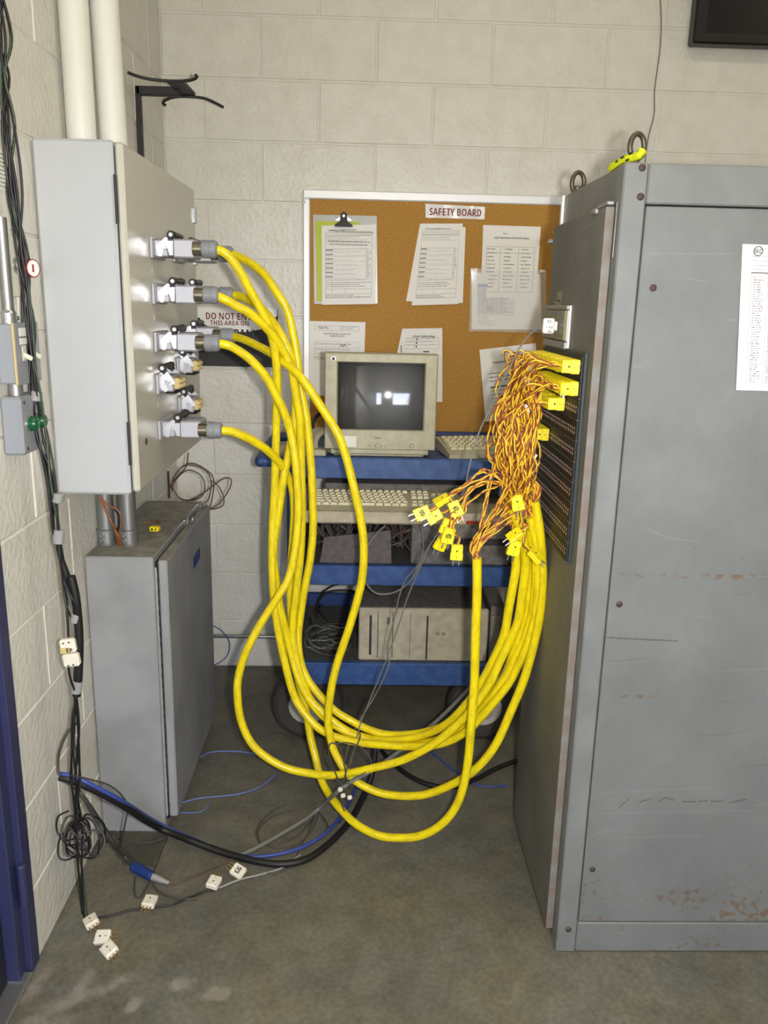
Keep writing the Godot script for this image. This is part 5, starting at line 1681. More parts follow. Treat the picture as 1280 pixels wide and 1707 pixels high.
func jitter(r: float) -> Vector3:
	return Vector3(rng.randf_range(-1, 1), rng.randf_range(-1, 1), rng.randf_range(-1, 1)) * r

func build_plugs(ends: Array) -> void:
	var proto := make_plug("yellow")
	var first := true
	var rows := [[0, 1.455, 22, "topmost"], [1, 1.455, 17, "second"], [2, 1.352, 12, "third"], [4, 1.222, 8, "lowest"]]
	for r in rows:
		for k in r[2]:
			if r[0] == 2 and k % 5 == 4:
				continue
			var t: Node3D = proto
			if not first:
				t = proto.duplicate()
				put(t, "thermocouple_plug", self)
			first = false
			var y: float = 1.3405 - int(r[0]) * 0.0436
			var z: float = float(r[1]) - k * 0.0163
			t.transform = Transform3D(Basis(Vector3(0, 0, 1), rng.randf_range(-0.03, 0.03)) * Basis(Vector3(0, 1, 0), rng.randf_range(-0.03, 0.03)), Vector3(0.8105, y, z))
			tag(t, "yellow plug, %s from the near end of the %s plugged row on the black panel" % [ORDINALS[k], r[3]], "plug", "plugs in the jack panel")
		# leads are added once all copies are made
	for t in get_children():
		if not (String(t.name).begins_with("thermocouple_plug")):
			continue
		var p: Vector3 = t.transform * Vector3(-0.0365, 0, 0)
		var e: Vector3 = ends[rng.randi_range(0, ends.size() - 1)]
		var P := [p, p + Vector3(-0.012, rng.randf_range(-0.001, 0.003), 0) + jitter(0.002)]
		var reach := rng.randf_range(0.02, 0.055)
		P.append(p + Vector3(-0.012 - reach, rng.randf_range(-0.012, 0.012), 0) + jitter(0.008))
		var o := Vector3(rng.randf_range(-0.06, 0.035), 0, clampf((p.z - 1.25) * 0.45, -0.06, 0.08))
		var y := p.y - rng.randf_range(0.05, 0.09)
		while y > 1.06:
			P.append(heart(y) + o + jitter(0.012))
			o = o * 0.86 + Vector3(rng.randf_range(-1, 1), 0, rng.randf_range(-1, 1)) * 0.02
			y -= rng.randf_range(0.05, 0.08)
		P.append(e + Vector3(0, 0.04, 0) + jitter(0.012))
		P.append(e + jitter(0.004))
		lead(P, t)

# a loose plug hanging in the air or lying on the floor; `dir` is where its pins point, `face` where its broad side looks
func loose(proto: Node3D, at: Vector3, dir: Vector3, face: Vector3, label: String, _text := "", group := "") -> Node3D:
	var t: Node3D = proto if proto.get_meta("label") == "" else proto.duplicate()
	if t != proto:
		put(t, "thermocouple_plug", self)
	var x := dir.normalized()
	var z := (face - x * face.dot(x)).normalized()
	t.transform = Transform3D(Basis(x, z.cross(x), z), at) * Transform3D(Basis(), Vector3(0.018, 0, 0))
	tag(t, label, "plug", group)
	return t

func build_loose_plugs() -> void:
	var proto := make_plug("yellow")
	var F := Vector3(0, 0, 1)
	var g := "loose yellow plugs hanging from the wires"
	var from := heart(1.05) + Vector3(-0.02, -0.01, 0.02)
	var list := [
		[Vector3(0.512, 0.99, 1.3), Vector3(-0.9, -0.45, 0), Vector3(0.1, 0.25, 1), "loose yellow plug hand marked 50, leftmost in front of the keyboard", "50"],
		[Vector3(0.541, 0.979, 1.29), Vector3(-0.85, -0.5, 0.1), Vector3(0.1, 0.2, 1), "loose yellow plug with pin sized holes, overlapping the one marked 50", ""],
		[Vector3(0.557, 1.018, 1.29), Vector3(-0.85, -0.5, 0.1), Vector3(-0.4, 0.75, 0.25), "loose yellow plug seen edge on, just above the keyboard's front keys", ""],
		[Vector3(0.588, 1.002, 1.31), Vector3(0.35, -0.75, 0.3), Vector3(-0.1, 0.5, 0.85), "loose yellow plug hand marked 30, hanging over the tray's front edge", "30"],
		[Vector3(0.569, 0.963, 1.32), Vector3(-0.35, -0.95, 0), Vector3(0.1, 0.1, 1), "loose yellow plug partly hidden behind the one marked 68", ""],
		[Vector3(0.571, 0.946, 1.335), Vector3(-0.22, -1, 0), Vector3(0.1, 0.1, 1), "loose yellow plug hand marked 68, its two pins pointing down", "68"],
		[Vector3(0.559, 0.921, 1.31), Vector3(-0.45, -0.9, 0), Vector3(0.4, 0.1, 0.8), "loose yellow plug lowest behind the one marked 68", ""],
		[Vector3(0.593, 0.905, 1.33), Vector3(-0.03, -1, 0), Vector3(-0.05, 0.1, 1), "loose yellow plug hanging lowest, alone before the middle blue rail", ""],
		[Vector3(0.726, 1.025, 1.33), Vector3(0.25, -1, 0), Vector3(-0.1, 0.1, 1), "loose yellow plug at the top of the yellow cable ends", ""],
		[Vector3(0.723, 0.951, 1.34), Vector3(-0.75, -0.65, 0), Vector3(-0.5, 0.6, 0.5), "loose yellow plug seen edge on, tilted across the yellow cable ends", ""],
		[Vector3(0.722, 0.922, 1.345), Vector3(-0.25, -1, 0), Vector3(0.1, 0.1, 1), "loose yellow plug with two pins down in front of the leftmost cable end", ""],
		[Vector3(0.772, 0.905, 1.345), Vector3(0.7, -0.7, 0.1), Vector3(0.6, 0.5, 0.5), "loose yellow plug seen edge on, its pins pointing at the black panel", ""],
	]
	var k := 0
	var made := []
	for e in list:
		made.append(loose(proto, e[0], e[1], e[2], e[3], "", g))
	for e in list:
		var t: Node3D = made[k]
		if e[4]:
			var zz: Vector3 = t.transform.basis.z
			letters(e[4], e[0] + zz * 0.0064, t.transform.basis.y, -t.transform.basis.x, 0.0, 0.01, M.ink, t)
		var p: Vector3 = t.transform * Vector3(-0.036, 0, 0)
		var P := [p, p - (e[1] as Vector3).normalized() * 0.02 + jitter(0.004)]
		if k < 8:
			var mid: Array = [Vector3(0.63, 1.068, 1.29), Vector3(0.666, 1.081, 1.28), Vector3(0.698, 1.067, 1.28)]
			if k > 3 and k < 7:
				mid = [Vector3(0.601, 0.993, 1.31), Vector3(0.606, 1.027, 1.3), Vector3(0.644, 1.061, 1.29), Vector3(0.699, 1.058, 1.28)]
			if k == 7:
				mid = [Vector3(0.584, 0.945, 1.33), Vector3(0.587, 0.975, 1.32), Vector3(0.608, 1.007, 1.31), Vector3(0.651, 1.034, 1.3), Vector3(0.702, 1.05, 1.28)]
			for q in mid:
				P.append(q + jitter(0.013))
		elif k == 8:
			P.append(heart(1.04) + jitter(0.01))
		elif k < 11:
			P.append(Vector3(0.737, 0.98, 1.33) + jitter(0.008))
			P.append(Vector3(0.747, 1.004, 1.31) + jitter(0.008))
		else:
			P.append(Vector3(0.745, 0.946, 1.34))
			P.append(Vector3(0.742, 0.98, 1.33))
		P.append(heart(1.08) + jitter(0.02))
		P.append(heart(1.16) + jitter(0.02))
		lead(P, t)
		k += 1
	# white paper flags on some of the leads
	k = 0
	for e in [[Vector3(0.791, 1.283, 1.4), "in front of the second row of yellow plugs"], [Vector3(0.731, 1.242, 1.33), "in the middle of the orange yellow wires"], [Vector3(0.729, 1.301, 1.33), "high in the orange yellow wires"], [Vector3(0.754, 1.138, 1.33), "on the right edge of the wires below the lowest plugs"]]:
		var s := stl()
		bx(s, e[0], Vector3(0.012, 0.014, 0.004), 0.0015, Basis(Vector3(0.2, 0.3, 1).normalized(), 0.5 + k))
		bx(s, e[0] + Vector3(0.006, -0.006, 0), Vector3(0.012, 0.005, 0.002), 0.0008, Basis(Vector3(0.2, 0.3, 1).normalized(), 1.1 + k))
		tag(obj("paper_flag", s, M.tag_white), "small white flag " + e[1], "tag")
		k += 1

# ---------------------------------------------------------------- the heavy cables
func yellow_cable(label: String, P: Array, y: float, z: float) -> Node3D:
	var t := thing("yellow_cable", label, "cable", Vector3(-0.09, y, z), "heavy yellow cables")
	var x0 := -0.146
	var s := stl()
	bx(s, Vector3(x0 + 0.077, y, z - 0.043), Vector3(0.054, 0.045, 0.085), 0.004)
	obj("plug_hood", s, M.die_cast, t)
	s = stl()
	cyl(s, Vector3(x0 + 0.1, y, z), Vector3(x0 + 0.125, y, z), 0.0165, 24)
	obj("neck", s, M.nickel, t)
	s = stl()
	hexagon(s, Vector3(x0 + 0.122, y, z), Vector3(x0 + 0.142, y, z), 0.0225)
	lathe(s, along_y(Vector3(x0 + 0.142, y, z), Vector3(x0 + 0.16, y, z)), [Vector2(0.0215, 0), Vector2(0.0215, 0.008), Vector2(0.02, 0.013), Vector2(0.0165, 0.017), Vector2(0.0115, 0.018)], 24)
	obj("gland", s, M.gland_grey, t)
	s = stl()
	var full := [Vector3(x0 + 0.15, y, z)] + P
	tube(s, smooth(full, 7), 0.0112, 14)
	obj("jacket", s, M.cable_yellow, t)
	var e: Vector3 = P[-1]
	for k in 6:
		var Q := [e + Vector3(0, -0.01, 0) + jitter(0.004), e + Vector3(0, 0.03, 0) + jitter(0.007)]
		var yy := e.y + 0.08
		var oo := Vector3(rng.randf_range(-0.03, 0.02), 0, rng.randf_range(-0.02, 0.05))
		while yy < 1.26:
			Q.append(heart(maxf(yy, 1.0)) + oo + jitter(0.012))
			oo = oo * 0.9 + Vector3(rng.randf_range(-1, 1), 0, rng.randf_range(-1, 1)) * 0.022
			yy += rng.randf_range(0.05, 0.08)
		Q.append(heart(1.3) + Vector3(-0.01, 0, rng.randf_range(-0.1, 0.1)) + jitter(0.015))
		lead(Q, t)
	return t

func build_cables() -> Array:
	var A := [Vector3(0.029, 1.568, 1.04), Vector3(0.055, 1.54, 1.03), Vector3(0.088, 1.477, 1.01), Vector3(0.12, 1.415, 0.99), Vector3(0.139, 1.349, 0.97), Vector3(0.145, 1.261, 0.95), Vector3(0.14, 1.147, 0.93), Vector3(0.133, 0.972, 0.92), Vector3(0.125, 0.835, 0.92), Vector3(0.125, 0.699, 0.93), Vector3(0.135, 0.584, 0.94), Vector3(0.157, 0.467, 0.95), Vector3(0.19, 0.345, 0.96), Vector3(0.243, 0.278, 0.98), Vector3(0.291, 0.253, 1), Vector3(0.362, 0.242, 1.02), Vector3(0.45, 0.249, 1.05), Vector3(0.531, 0.263, 1.08), Vector3(0.608, 0.298, 1.12), Vector3(0.669, 0.355, 1.15), Vector3(0.717, 0.43, 1.17), Vector3(0.758, 0.506, 1.19), Vector3(0.778, 0.561, 1.2), Vector3(0.796, 0.633, 1.22), Vector3(0.806, 0.706, 1.23), Vector3(0.805, 0.786, 1.25), Vector3(0.799, 0.858, 1.26), Vector3(0.786, 0.921, 1.27), Vector3(0.767, 0.979, 1.28)]
	var Bc := [Vector3(0.032, 1.57, 0.82), Vector3(0.079, 1.545, 0.85), Vector3(0.113, 1.516, 0.88), Vector3(0.143, 1.475, 0.9), Vector3(0.167, 1.436, 0.9), Vector3(0.182, 1.377, 0.9), Vector3(0.193, 1.317, 0.9), Vector3(0.201, 1.242, 0.9), Vector3(0.219, 1.145, 0.9), Vector3(0.229, 1.046, 0.9), Vector3(0.235, 0.944, 0.9), Vector3(0.237, 0.84, 0.9), Vector3(0.229, 0.748, 0.9), Vector3(0.212, 0.652, 0.9), Vector3(0.2, 0.569, 0.9), Vector3(0.195, 0.499, 0.91), Vector3(0.203, 0.441, 0.92), Vector3(0.222, 0.395, 0.93), Vector3(0.255, 0.351, 0.94), Vector3(0.306, 0.301, 0.95), Vector3(0.361, 0.27, 0.96), Vector3(0.413, 0.255, 0.98), Vector3(0.469, 0.253, 1), Vector3(0.548, 0.282, 1.04), Vector3(0.624, 0.333, 1.08), Vector3(0.698, 0.409, 1.12), Vector3(0.741, 0.486, 1.15), Vector3(0.76, 0.542, 1.17), Vector3(0.772, 0.615, 1.19), Vector3(0.785, 0.67, 1.2), Vector3(0.79, 0.75, 1.22), Vector3(0.789, 0.851, 1.24), Vector3(0.78, 0.91, 1.26), Vector3(0.773, 0.947, 1.27)]
	var C := [Vector3(0.029, 1.457, 1.04), Vector3(0.054, 1.443, 1.03), Vector3(0.082, 1.428, 1.02), Vector3(0.115, 1.399, 1), Vector3(0.14, 1.369, 0.98), Vector3(0.164, 1.33, 0.96), Vector3(0.183, 1.287, 0.95), Vector3(0.191, 1.23, 0.94), Vector3(0.203, 1.149, 0.93), Vector3(0.205, 1.049, 0.92), Vector3(0.207, 0.948, 0.92), Vector3(0.207, 0.862, 0.92), Vector3(0.203, 0.768, 0.92), Vector3(0.191, 0.659, 0.92), Vector3(0.18, 0.549, 0.92), Vector3(0.19, 0.461, 0.93), Vector3(0.213, 0.377, 0.94), Vector3(0.236, 0.333, 0.95), Vector3(0.266, 0.304, 0.96), Vector3(0.302, 0.277, 0.97), Vector3(0.353, 0.248, 0.98), Vector3(0.414, 0.239, 1), Vector3(0.481, 0.253, 1.03), Vector3(0.555, 0.286, 1.06), Vector3(0.616, 0.345, 1.1), Vector3(0.659, 0.415, 1.13), Vector3(0.691, 0.49, 1.16), Vector3(0.724, 0.585, 1.18), Vector3(0.74, 0.656, 1.2), Vector3(0.744, 0.738, 1.22), Vector3(0.747, 0.805, 1.24), Vector3(0.748, 0.854, 1.25), Vector3(0.738, 0.913, 1.27)]
	var D := [Vector3(0.039, 1.466, 0.82), Vector3(0.075, 1.449, 0.85), Vector3(0.108, 1.427, 0.88), Vector3(0.132, 1.4, 0.9), Vector3(0.154, 1.37, 0.92), Vector3(0.171, 1.334, 0.92), Vector3(0.184, 1.291, 0.92), Vector3(0.191, 1.22, 0.92), Vector3(0.188, 1.139, 0.92), Vector3(0.173, 1.061, 0.92), Vector3(0.154, 0.967, 0.92), Vector3(0.142, 0.882, 0.92), Vector3(0.131, 0.809, 0.92), Vector3(0.127, 0.756, 0.92), Vector3(0.134, 0.692, 0.92), Vector3(0.143, 0.628, 0.93), Vector3(0.156, 0.562, 0.93), Vector3(0.172, 0.488, 0.93), Vector3(0.197, 0.403, 0.94), Vector3(0.229, 0.338, 0.95), Vector3(0.273, 0.287, 0.96), Vector3(0.335, 0.252, 0.98), Vector3(0.405, 0.237, 1), Vector3(0.482, 0.242, 1.03), Vector3(0.564, 0.263, 1.06), Vector3(0.634, 0.316, 1.1), Vector3(0.685, 0.38, 1.13), Vector3(0.725, 0.461, 1.16), Vector3(0.751, 0.521, 1.18), Vector3(0.77, 0.576, 1.19), Vector3(0.787, 0.632, 1.2), Vector3(0.799, 0.702, 1.22), Vector3(0.801, 0.782, 1.24), Vector3(0.793, 0.873, 1.26), Vector3(0.78, 0.95, 1.27)]
	var E := [Vector3(0.039, 1.354, 0.83), Vector3(0.075, 1.342, 0.86), Vector3(0.115, 1.327, 0.9), Vector3(0.151, 1.31, 0.94), Vector3(0.185, 1.288, 0.97), Vector3(0.214, 1.263, 0.99), Vector3(0.243, 1.224, 1), Vector3(0.277, 1.175, 1.01), Vector3(0.305, 1.132, 1.02), Vector3(0.324, 1.085, 1.02), Vector3(0.34, 1.03, 1.02), Vector3(0.358, 0.957, 1.02), Vector3(0.372, 0.892, 1.02), Vector3(0.38, 0.825, 1.02), Vector3(0.378, 0.74, 1.02), Vector3(0.363, 0.663, 1.02), Vector3(0.341, 0.58, 1.02), Vector3(0.31, 0.476, 1.02), Vector3(0.293, 0.384, 1.02), Vector3(0.288, 0.3, 1.02), Vector3(0.299, 0.24, 1.03), Vector3(0.318, 0.198, 1.04), Vector3(0.348, 0.161, 1.06), Vector3(0.391, 0.138, 1.08), Vector3(0.454, 0.125, 1.1), Vector3(0.542, 0.141, 1.13), Vector3(0.612, 0.186, 1.16), Vector3(0.68, 0.254, 1.19), Vector3(0.73, 0.339, 1.21), Vector3(0.765, 0.446, 1.22), Vector3(0.792, 0.544, 1.23), Vector3(0.809, 0.65, 1.24), Vector3(0.815, 0.731, 1.25), Vector3(0.813, 0.813, 1.26), Vector3(0.805, 0.876, 1.27), Vector3(0.794, 0.939, 1.28), Vector3(0.785, 0.982, 1.28), Vector3(0.776, 1.017, 1.28)]
	var F := [Vector3(0.033, 1.347, 1.04), Vector3(0.055, 1.335, 1.03), Vector3(0.083, 1.314, 1.02), Vector3(0.11, 1.284, 1.01), Vector3(0.13, 1.254, 1), Vector3(0.149, 1.212, 0.99), Vector3(0.166, 1.174, 0.98), Vector3(0.181, 1.122, 0.97), Vector3(0.192, 1.058, 0.97), Vector3(0.199, 0.984, 0.97), Vector3(0.201, 0.896, 0.97), Vector3(0.191, 0.786, 0.98), Vector3(0.174, 0.717, 0.99), Vector3(0.15, 0.675, 1), Vector3(0.123, 0.631, 1), Vector3(0.089, 0.574, 1.01), Vector3(0.061, 0.517, 1.02), Vector3(0.04, 0.451, 1.02), Vector3(0.035, 0.393, 1.03), Vector3(0.045, 0.305, 1.03), Vector3(0.083, 0.232, 1.04), Vector3(0.159, 0.18, 1.05), Vector3(0.238, 0.164, 1.06), Vector3(0.315, 0.172, 1.08), Vector3(0.407, 0.205, 1.1), Vector3(0.495, 0.244, 1.12), Vector3(0.572, 0.308, 1.15), Vector3(0.626, 0.371, 1.17), Vector3(0.665, 0.424, 1.18), Vector3(0.71, 0.508, 1.19), Vector3(0.739, 0.594, 1.2), Vector3(0.758, 0.651, 1.21), Vector3(0.769, 0.702, 1.22), Vector3(0.77, 0.78, 1.24), Vector3(0.769, 0.858, 1.26), Vector3(0.754, 0.926, 1.28), Vector3(0.737, 0.97, 1.28), Vector3(0.724, 0.999, 1.28)]
	var G := [Vector3(0.032, 1.13, 1.03), Vector3(0.058, 1.119, 1.02), Vector3(0.086, 1.101, 1), Vector3(0.122, 1.069, 0.97), Vector3(0.151, 1.026, 0.93), Vector3(0.167, 0.987, 0.9), Vector3(0.178, 0.949, 0.89), Vector3(0.183, 0.889, 0.89), Vector3(0.179, 0.801, 0.89), Vector3(0.174, 0.73, 0.89), Vector3(0.171, 0.639, 0.89), Vector3(0.174, 0.541, 0.89), Vector3(0.182, 0.466, 0.9), Vector3(0.193, 0.387, 0.91), Vector3(0.208, 0.333, 0.92), Vector3(0.221, 0.28, 0.93), Vector3(0.232, 0.215, 0.94), Vector3(0.246, 0.168, 0.96), Vector3(0.266, 0.115, 1), Vector3(0.288, 0.092, 1.04), Vector3(0.316, 0.085, 1.09), Vector3(0.349, 0.072, 1.13), Vector3(0.383, 0.063, 1.16), Vector3(0.425, 0.057, 1.185), Vector3(0.472, 0.058, 1.2), Vector3(0.539, 0.077, 1.22), Vector3(0.593, 0.124, 1.24), Vector3(0.632, 0.189, 1.25), Vector3(0.649, 0.266, 1.26), Vector3(0.656, 0.342, 1.26), Vector3(0.657, 0.432, 1.27), Vector3(0.659, 0.547, 1.27), Vector3(0.654, 0.694, 1.28), Vector3(0.651, 0.79, 1.29), Vector3(0.645, 0.883, 1.3)]
	yellow_cable("yellow cable from the top row's near connector, hanging past the blue cart handle", A, 1.575, 1.04)
	yellow_cable("yellow cable from the top row's far connector, bowing widest over the wall", Bc, 1.577, 0.8)
	yellow_cable("yellow cable from the second row's near connector, just above the warning sign's lettering", C, 1.467, 1.04)
	yellow_cable("yellow cable from the second row's far connector, crossing behind the top row's cable", D, 1.47, 0.8)
	yellow_cable("yellow cable from the third row's far connector, sweeping across the monitor's left edge", E, 1.36, 0.8)
	yellow_cable("yellow cable from the third row's near connector, looping widest left above the floor", F, 1.352, 1.04)
	yellow_cable("yellow cable from the lowest connector, its loop nearest the floor, its end alone", G, 1.133, 1.04)
	return [A[-1], Bc[-1], C[-1], D[-1], E[-1], F[-1], A[-1], E[-1], F[-1], G[-1]]

func floor_cable(called: String, label: String, cat: String, P: Array, r: float, m: Material) -> MeshInstance3D:
	var s := stl()
	tube(s, smooth(P, 7), r, 8)
	return tag(obj(called, s, m), label, cat) as MeshInstance3D

func build_floor_cables() -> void:
	floor_cable("black_power_cable", "thick black cable from the left wall over the floor and up behind the yellow loops", "cable", [Vector3(-0.318, 0.373, 1.42), Vector3(-0.291, 0.365, 1.42), Vector3(-0.244, 0.325, 1.4), Vector3(-0.202, 0.246, 1.34)] + [Vector3(-0.174, 0.06, 1.159), Vector3(-0.073, 0.03, 1.181), Vector3(0.015, 0.012, 1.204), Vector3(0.113, 0.01, 1.238), Vector3(0.185, 0.01, 1.247), Vector3(0.247, 0.01, 1.222), Vector3(0.301, 0.01, 1.156), Vector3(0.352, 0.01, 1.063), Vector3(0.391, 0.012, 0.946)] + [Vector3(0.418, 0.052, 0.88), Vector3(0.426, 0.123, 0.86), Vector3(0.418, 0.168, 0.85), Vector3(0.401, 0.184, 0.83)], 0.0095, M.black_rubber)
	floor_cable("blue_network_cable", "blue cable running alongside the thick black cable over the floor", "cable", [Vector3(-0.317, 0.381, 1.42), Vector3(-0.287, 0.375, 1.42), Vector3(-0.24, 0.341, 1.41), Vector3(-0.198, 0.263, 1.35)] + [Vector3(-0.177, 0.065, 1.147), Vector3(-0.076, 0.025, 1.164), Vector3(0.027, 0.006, 1.198), Vector3(0.109, 0.005, 1.211), Vector3(0.188, 0.005, 1.191), Vector3(0.251, 0.005, 1.149), Vector3(0.301, 0.005, 1.084), Vector3(0.338, 0.005, 0.997), Vector3(0.382, 0.008, 0.843)] + [Vector3(0.418, 0.081, 0.86), Vector3(0.44, 0.122, 0.84), Vector3(0.464, 0.146, 0.82), Vector3(0.493, 0.147, 0.8)], 0.0055, M.blue_wire)
	floor_cable("grey_cable", "thick grey cable slanting from the cart's bottom rail down across the yellow loops", "cable", [Vector3(0.771, 0.277, 0.66), Vector3(0.702, 0.252, 0.75), Vector3(0.628, 0.226, 0.84), Vector3(0.558, 0.209, 0.92), Vector3(0.484, 0.193, 1), Vector3(0.414, 0.181, 1.07), Vector3(0.364, 0.176, 1.11), Vector3(0.318, 0.144, 1.12)] + [Vector3(0.269, 0.03, 1.02), Vector3(0.22, 0.015, 1.065), Vector3(0.157, 0.008, 1.122), Vector3(0.09, 0.006, 1.185), Vector3(0.046, 0.005, 1.217)], 0.0062, M.grey_wire)
	floor_cable("thin_brown_wire", "thin brown wire continuing from the grey cable to the blue connector", "wire", [Vector3(0.049, 0.006, 1.216), Vector3(0.01, 0.004, 1.245), Vector3(-0.031, 0.004, 1.276), Vector3(-0.065, 0.004, 1.302), Vector3(-0.092, 0.004, 1.316), Vector3(-0.119, 0.006, 1.318)], 0.0022, M.maroon_wire)
	floor_cable("black_floor_cable", "black cable curving over the floor towards the foot of the rusted cabinet", "cable", [Vector3(0.445, 0.008, 0.644), Vector3(0.479, 0.008, 0.73), Vector3(0.534, 0.008, 0.814), Vector3(0.597, 0.008, 0.867), Vector3(0.67, 0.008, 0.879), Vector3(0.751, 0.008, 0.832), Vector3(0.817, 0.008, 0.775), Vector3(0.895, 0.008, 0.724)], 0.0075, M.black_rubber)
	floor_cable("blue_floor_wire", "thin blue wire running over the floor beside the rusted cabinet", "wire", [Vector3(0.594, 0.004, 0.631), Vector3(0.625, 0.004, 0.676), Vector3(0.665, 0.004, 0.746), Vector3(0.698, 0.004, 0.799), Vector3(0.731, 0.004, 0.843), Vector3(0.775, 0.004, 0.869), Vector3(0.842, 0.004, 0.861)], 0.0032, M.blue_wire)
	floor_cable("pale_blue_wire", "pale blue wire on the floor, farthest back beside the grey cabinet", "wire", [Vector3(-0.141, 0.004, 0.711), Vector3(-0.115, 0.004, 0.681), Vector3(-0.058, 0.004, 0.672), Vector3(0.003, 0.004, 0.679), Vector3(0.057, 0.004, 0.7)], 0.0026, M.pale_blue_wire)
	floor_cable("pale_blue_wire", "pale blue wire curving over the floor in front of the left yellow loop", "wire", [Vector3(-0.146, 0.004, 0.965), Vector3(-0.104, 0.004, 0.943), Vector3(-0.052, 0.004, 0.933), Vector3(0.018, 0.004, 0.917), Vector3(0.068, 0.004, 0.884), Vector3(0.103, 0.004, 0.834), Vector3(0.116, 0.004, 0.789), Vector3(0.103, 0.004, 0.729)], 0.0026, M.pale_blue_wire)
	floor_cable("pale_blue_wire", "short pale blue wire end on the floor by the grey cabinet's near corner", "wire", [Vector3(-0.142, 0.004, 1.013), Vector3(-0.111, 0.004, 1.015), Vector3(-0.082, 0.004, 1.009), Vector3(-0.069, 0.004, 0.988), Vector3(-0.064, 0.004, 0.964)], 0.0022, M.pale_blue_wire)
	# thin coil of wire on the floor below the loops
	var t := thing("floor_wire_coil", "coil of thin dark wire lying on the floor below the yellow loops", "wire", Vector3(0.178, 0, 1.078))
	for P in [[Vector3(0.257, 0.004, 0.961), Vector3(0.203, 0.004, 0.961), Vector3(0.143, 0.004, 0.986), Vector3(0.102, 0.004, 1.045), Vector3(0.091, 0.004, 1.106), Vector3(0.108, 0.004, 1.149), Vector3(0.144, 0.004, 1.156), Vector3(0.199, 0.004, 1.127), Vector3(0.237, 0.004, 1.066), Vector3(0.252, 0.004, 1.003)], [Vector3(0.255, 0.006, 0.985), Vector3(0.188, 0.006, 1), Vector3(0.125, 0.006, 1.036), Vector3(0.098, 0.006, 1.093), Vector3(0.103, 0.006, 1.136), Vector3(0.119, 0.004, 1.159), Vector3(0.17, 0.004, 1.174), Vector3(0.217, 0.006, 1.151), Vector3(0.25, 0.006, 1.086), Vector3(0.263, 0.006, 1.011)], [Vector3(0.259, 0.004, 1.003), Vector3(0.288, 0.004, 1.06), Vector3(0.282, 0.004, 1.115), Vector3(0.294, 0.006, 1.08), Vector3(0.271, 0.006, 1.035)], [Vector3(0.252, 0.006, 1.006), Vector3(0.239, 0.004, 1.097), Vector3(0.219, 0.004, 1.169), Vector3(0.205, 0.004, 1.239), Vector3(0.179, 0.004, 1.268), Vector3(0.133, 0.004, 1.278), Vector3(0.074, 0.004, 1.299)]]:
		var s := stl()
		tube(s, smooth(P, 6), 0.0017, 6)
		obj("loop", s, M.dark_grey_wire, t)
	# thin loops tied where the loops cross
	t = thing("tied_wire_knot", "knot of thin grey wires tied at the crossing of the yellow cables", "wire", Vector3(0.335, 0.113, 1.1))
	for P in [[Vector3(0.34, 0.148, 1.12), Vector3(0.314, 0.2, 1.12), Vector3(0.296, 0.252, 1.12), Vector3(0.294, 0.283, 1.12), Vector3(0.307, 0.295, 1.12), Vector3(0.327, 0.274, 1.12), Vector3(0.339, 0.219, 1.12), Vector3(0.344, 0.163, 1.12)], [Vector3(0.307, 0.292, 1.12), Vector3(0.346, 0.29, 1.11), Vector3(0.382, 0.27, 1.1), Vector3(0.406, 0.241, 1.1), Vector3(0.41, 0.217, 1.1), Vector3(0.39, 0.195, 1.11), Vector3(0.356, 0.182, 1.12), Vector3(0.331, 0.159, 1.12)], [Vector3(0.331, 0.159, 1.12), Vector3(0.35, 0.225, 1.1), Vector3(0.379, 0.288, 1.08), Vector3(0.372, 0.31, 1.07)], [Vector3(0.335, 0.166, 1.13), Vector3(0.329, 0.123, 1.13), Vector3(0.339, 0.078, 1.12), Vector3(0.325, 0.032, 1.1)], [Vector3(0.315, 0.195, 1.13), Vector3(0.325, 0.169, 1.13), Vector3(0.344, 0.177, 1.13), Vector3(0.364, 0.163, 1.12)]]:
		var s := stl()
		tube(s, smooth(P, 6), 0.0018, 6)
		obj("wire", s, M.dark_grey_wire, t)
	for c in [Vector3(0.335, 0.143, 1.135), Vector3(0.353, 0.134, 1.13), Vector3(0.327, 0.162, 1.135)]:
		var s := stl()
		bx(s, c, Vector3(0.013, 0.011, 0.009), 0.002, Basis(Vector3(0, 0, 1), 0.3))
		obj("white_plug", s, M.ceramic, t)
	# grey wires trailing over the floor from the wall
	k_wires()
	var s := stl()
	t = thing("blue_connector", "blue connector with a grey tail lying on the floor by the left wall", "connector", Vector3(-0.182, 0, 1.265))
	var a: Vector3 = Vector3(-0.21, 0.014, 1.264)
	var b: Vector3 = Vector3(-0.15, 0.014, 1.304)
	lathe(s, along_y(a, b), [Vector2(0, 0), Vector2(0.011, 0), Vector2(0.0125, 0.003), Vector2(0.0125, a.distance_to(b) - 0.003), Vector2(0.011, a.distance_to(b)), Vector2(0, a.distance_to(b))], 16)
	for k in 5:
		var q := a.lerp(b, 0.18 + 0.16 * k)
		cyl(s, q, q + (b - a) * 0.06, 0.0133, 16)
	obj("body", s, M.blue_tape, t)
	s = stl()
	var e: Vector3 = Vector3(-0.104, 0.006, 1.318)
	lathe(s, along_y(b, e), [Vector2(0.009, 0), Vector2(0.0085, 0.02), Vector2(0.004, b.distance_to(e))], 14)
	obj("tail", s, M.tape_grey, t)

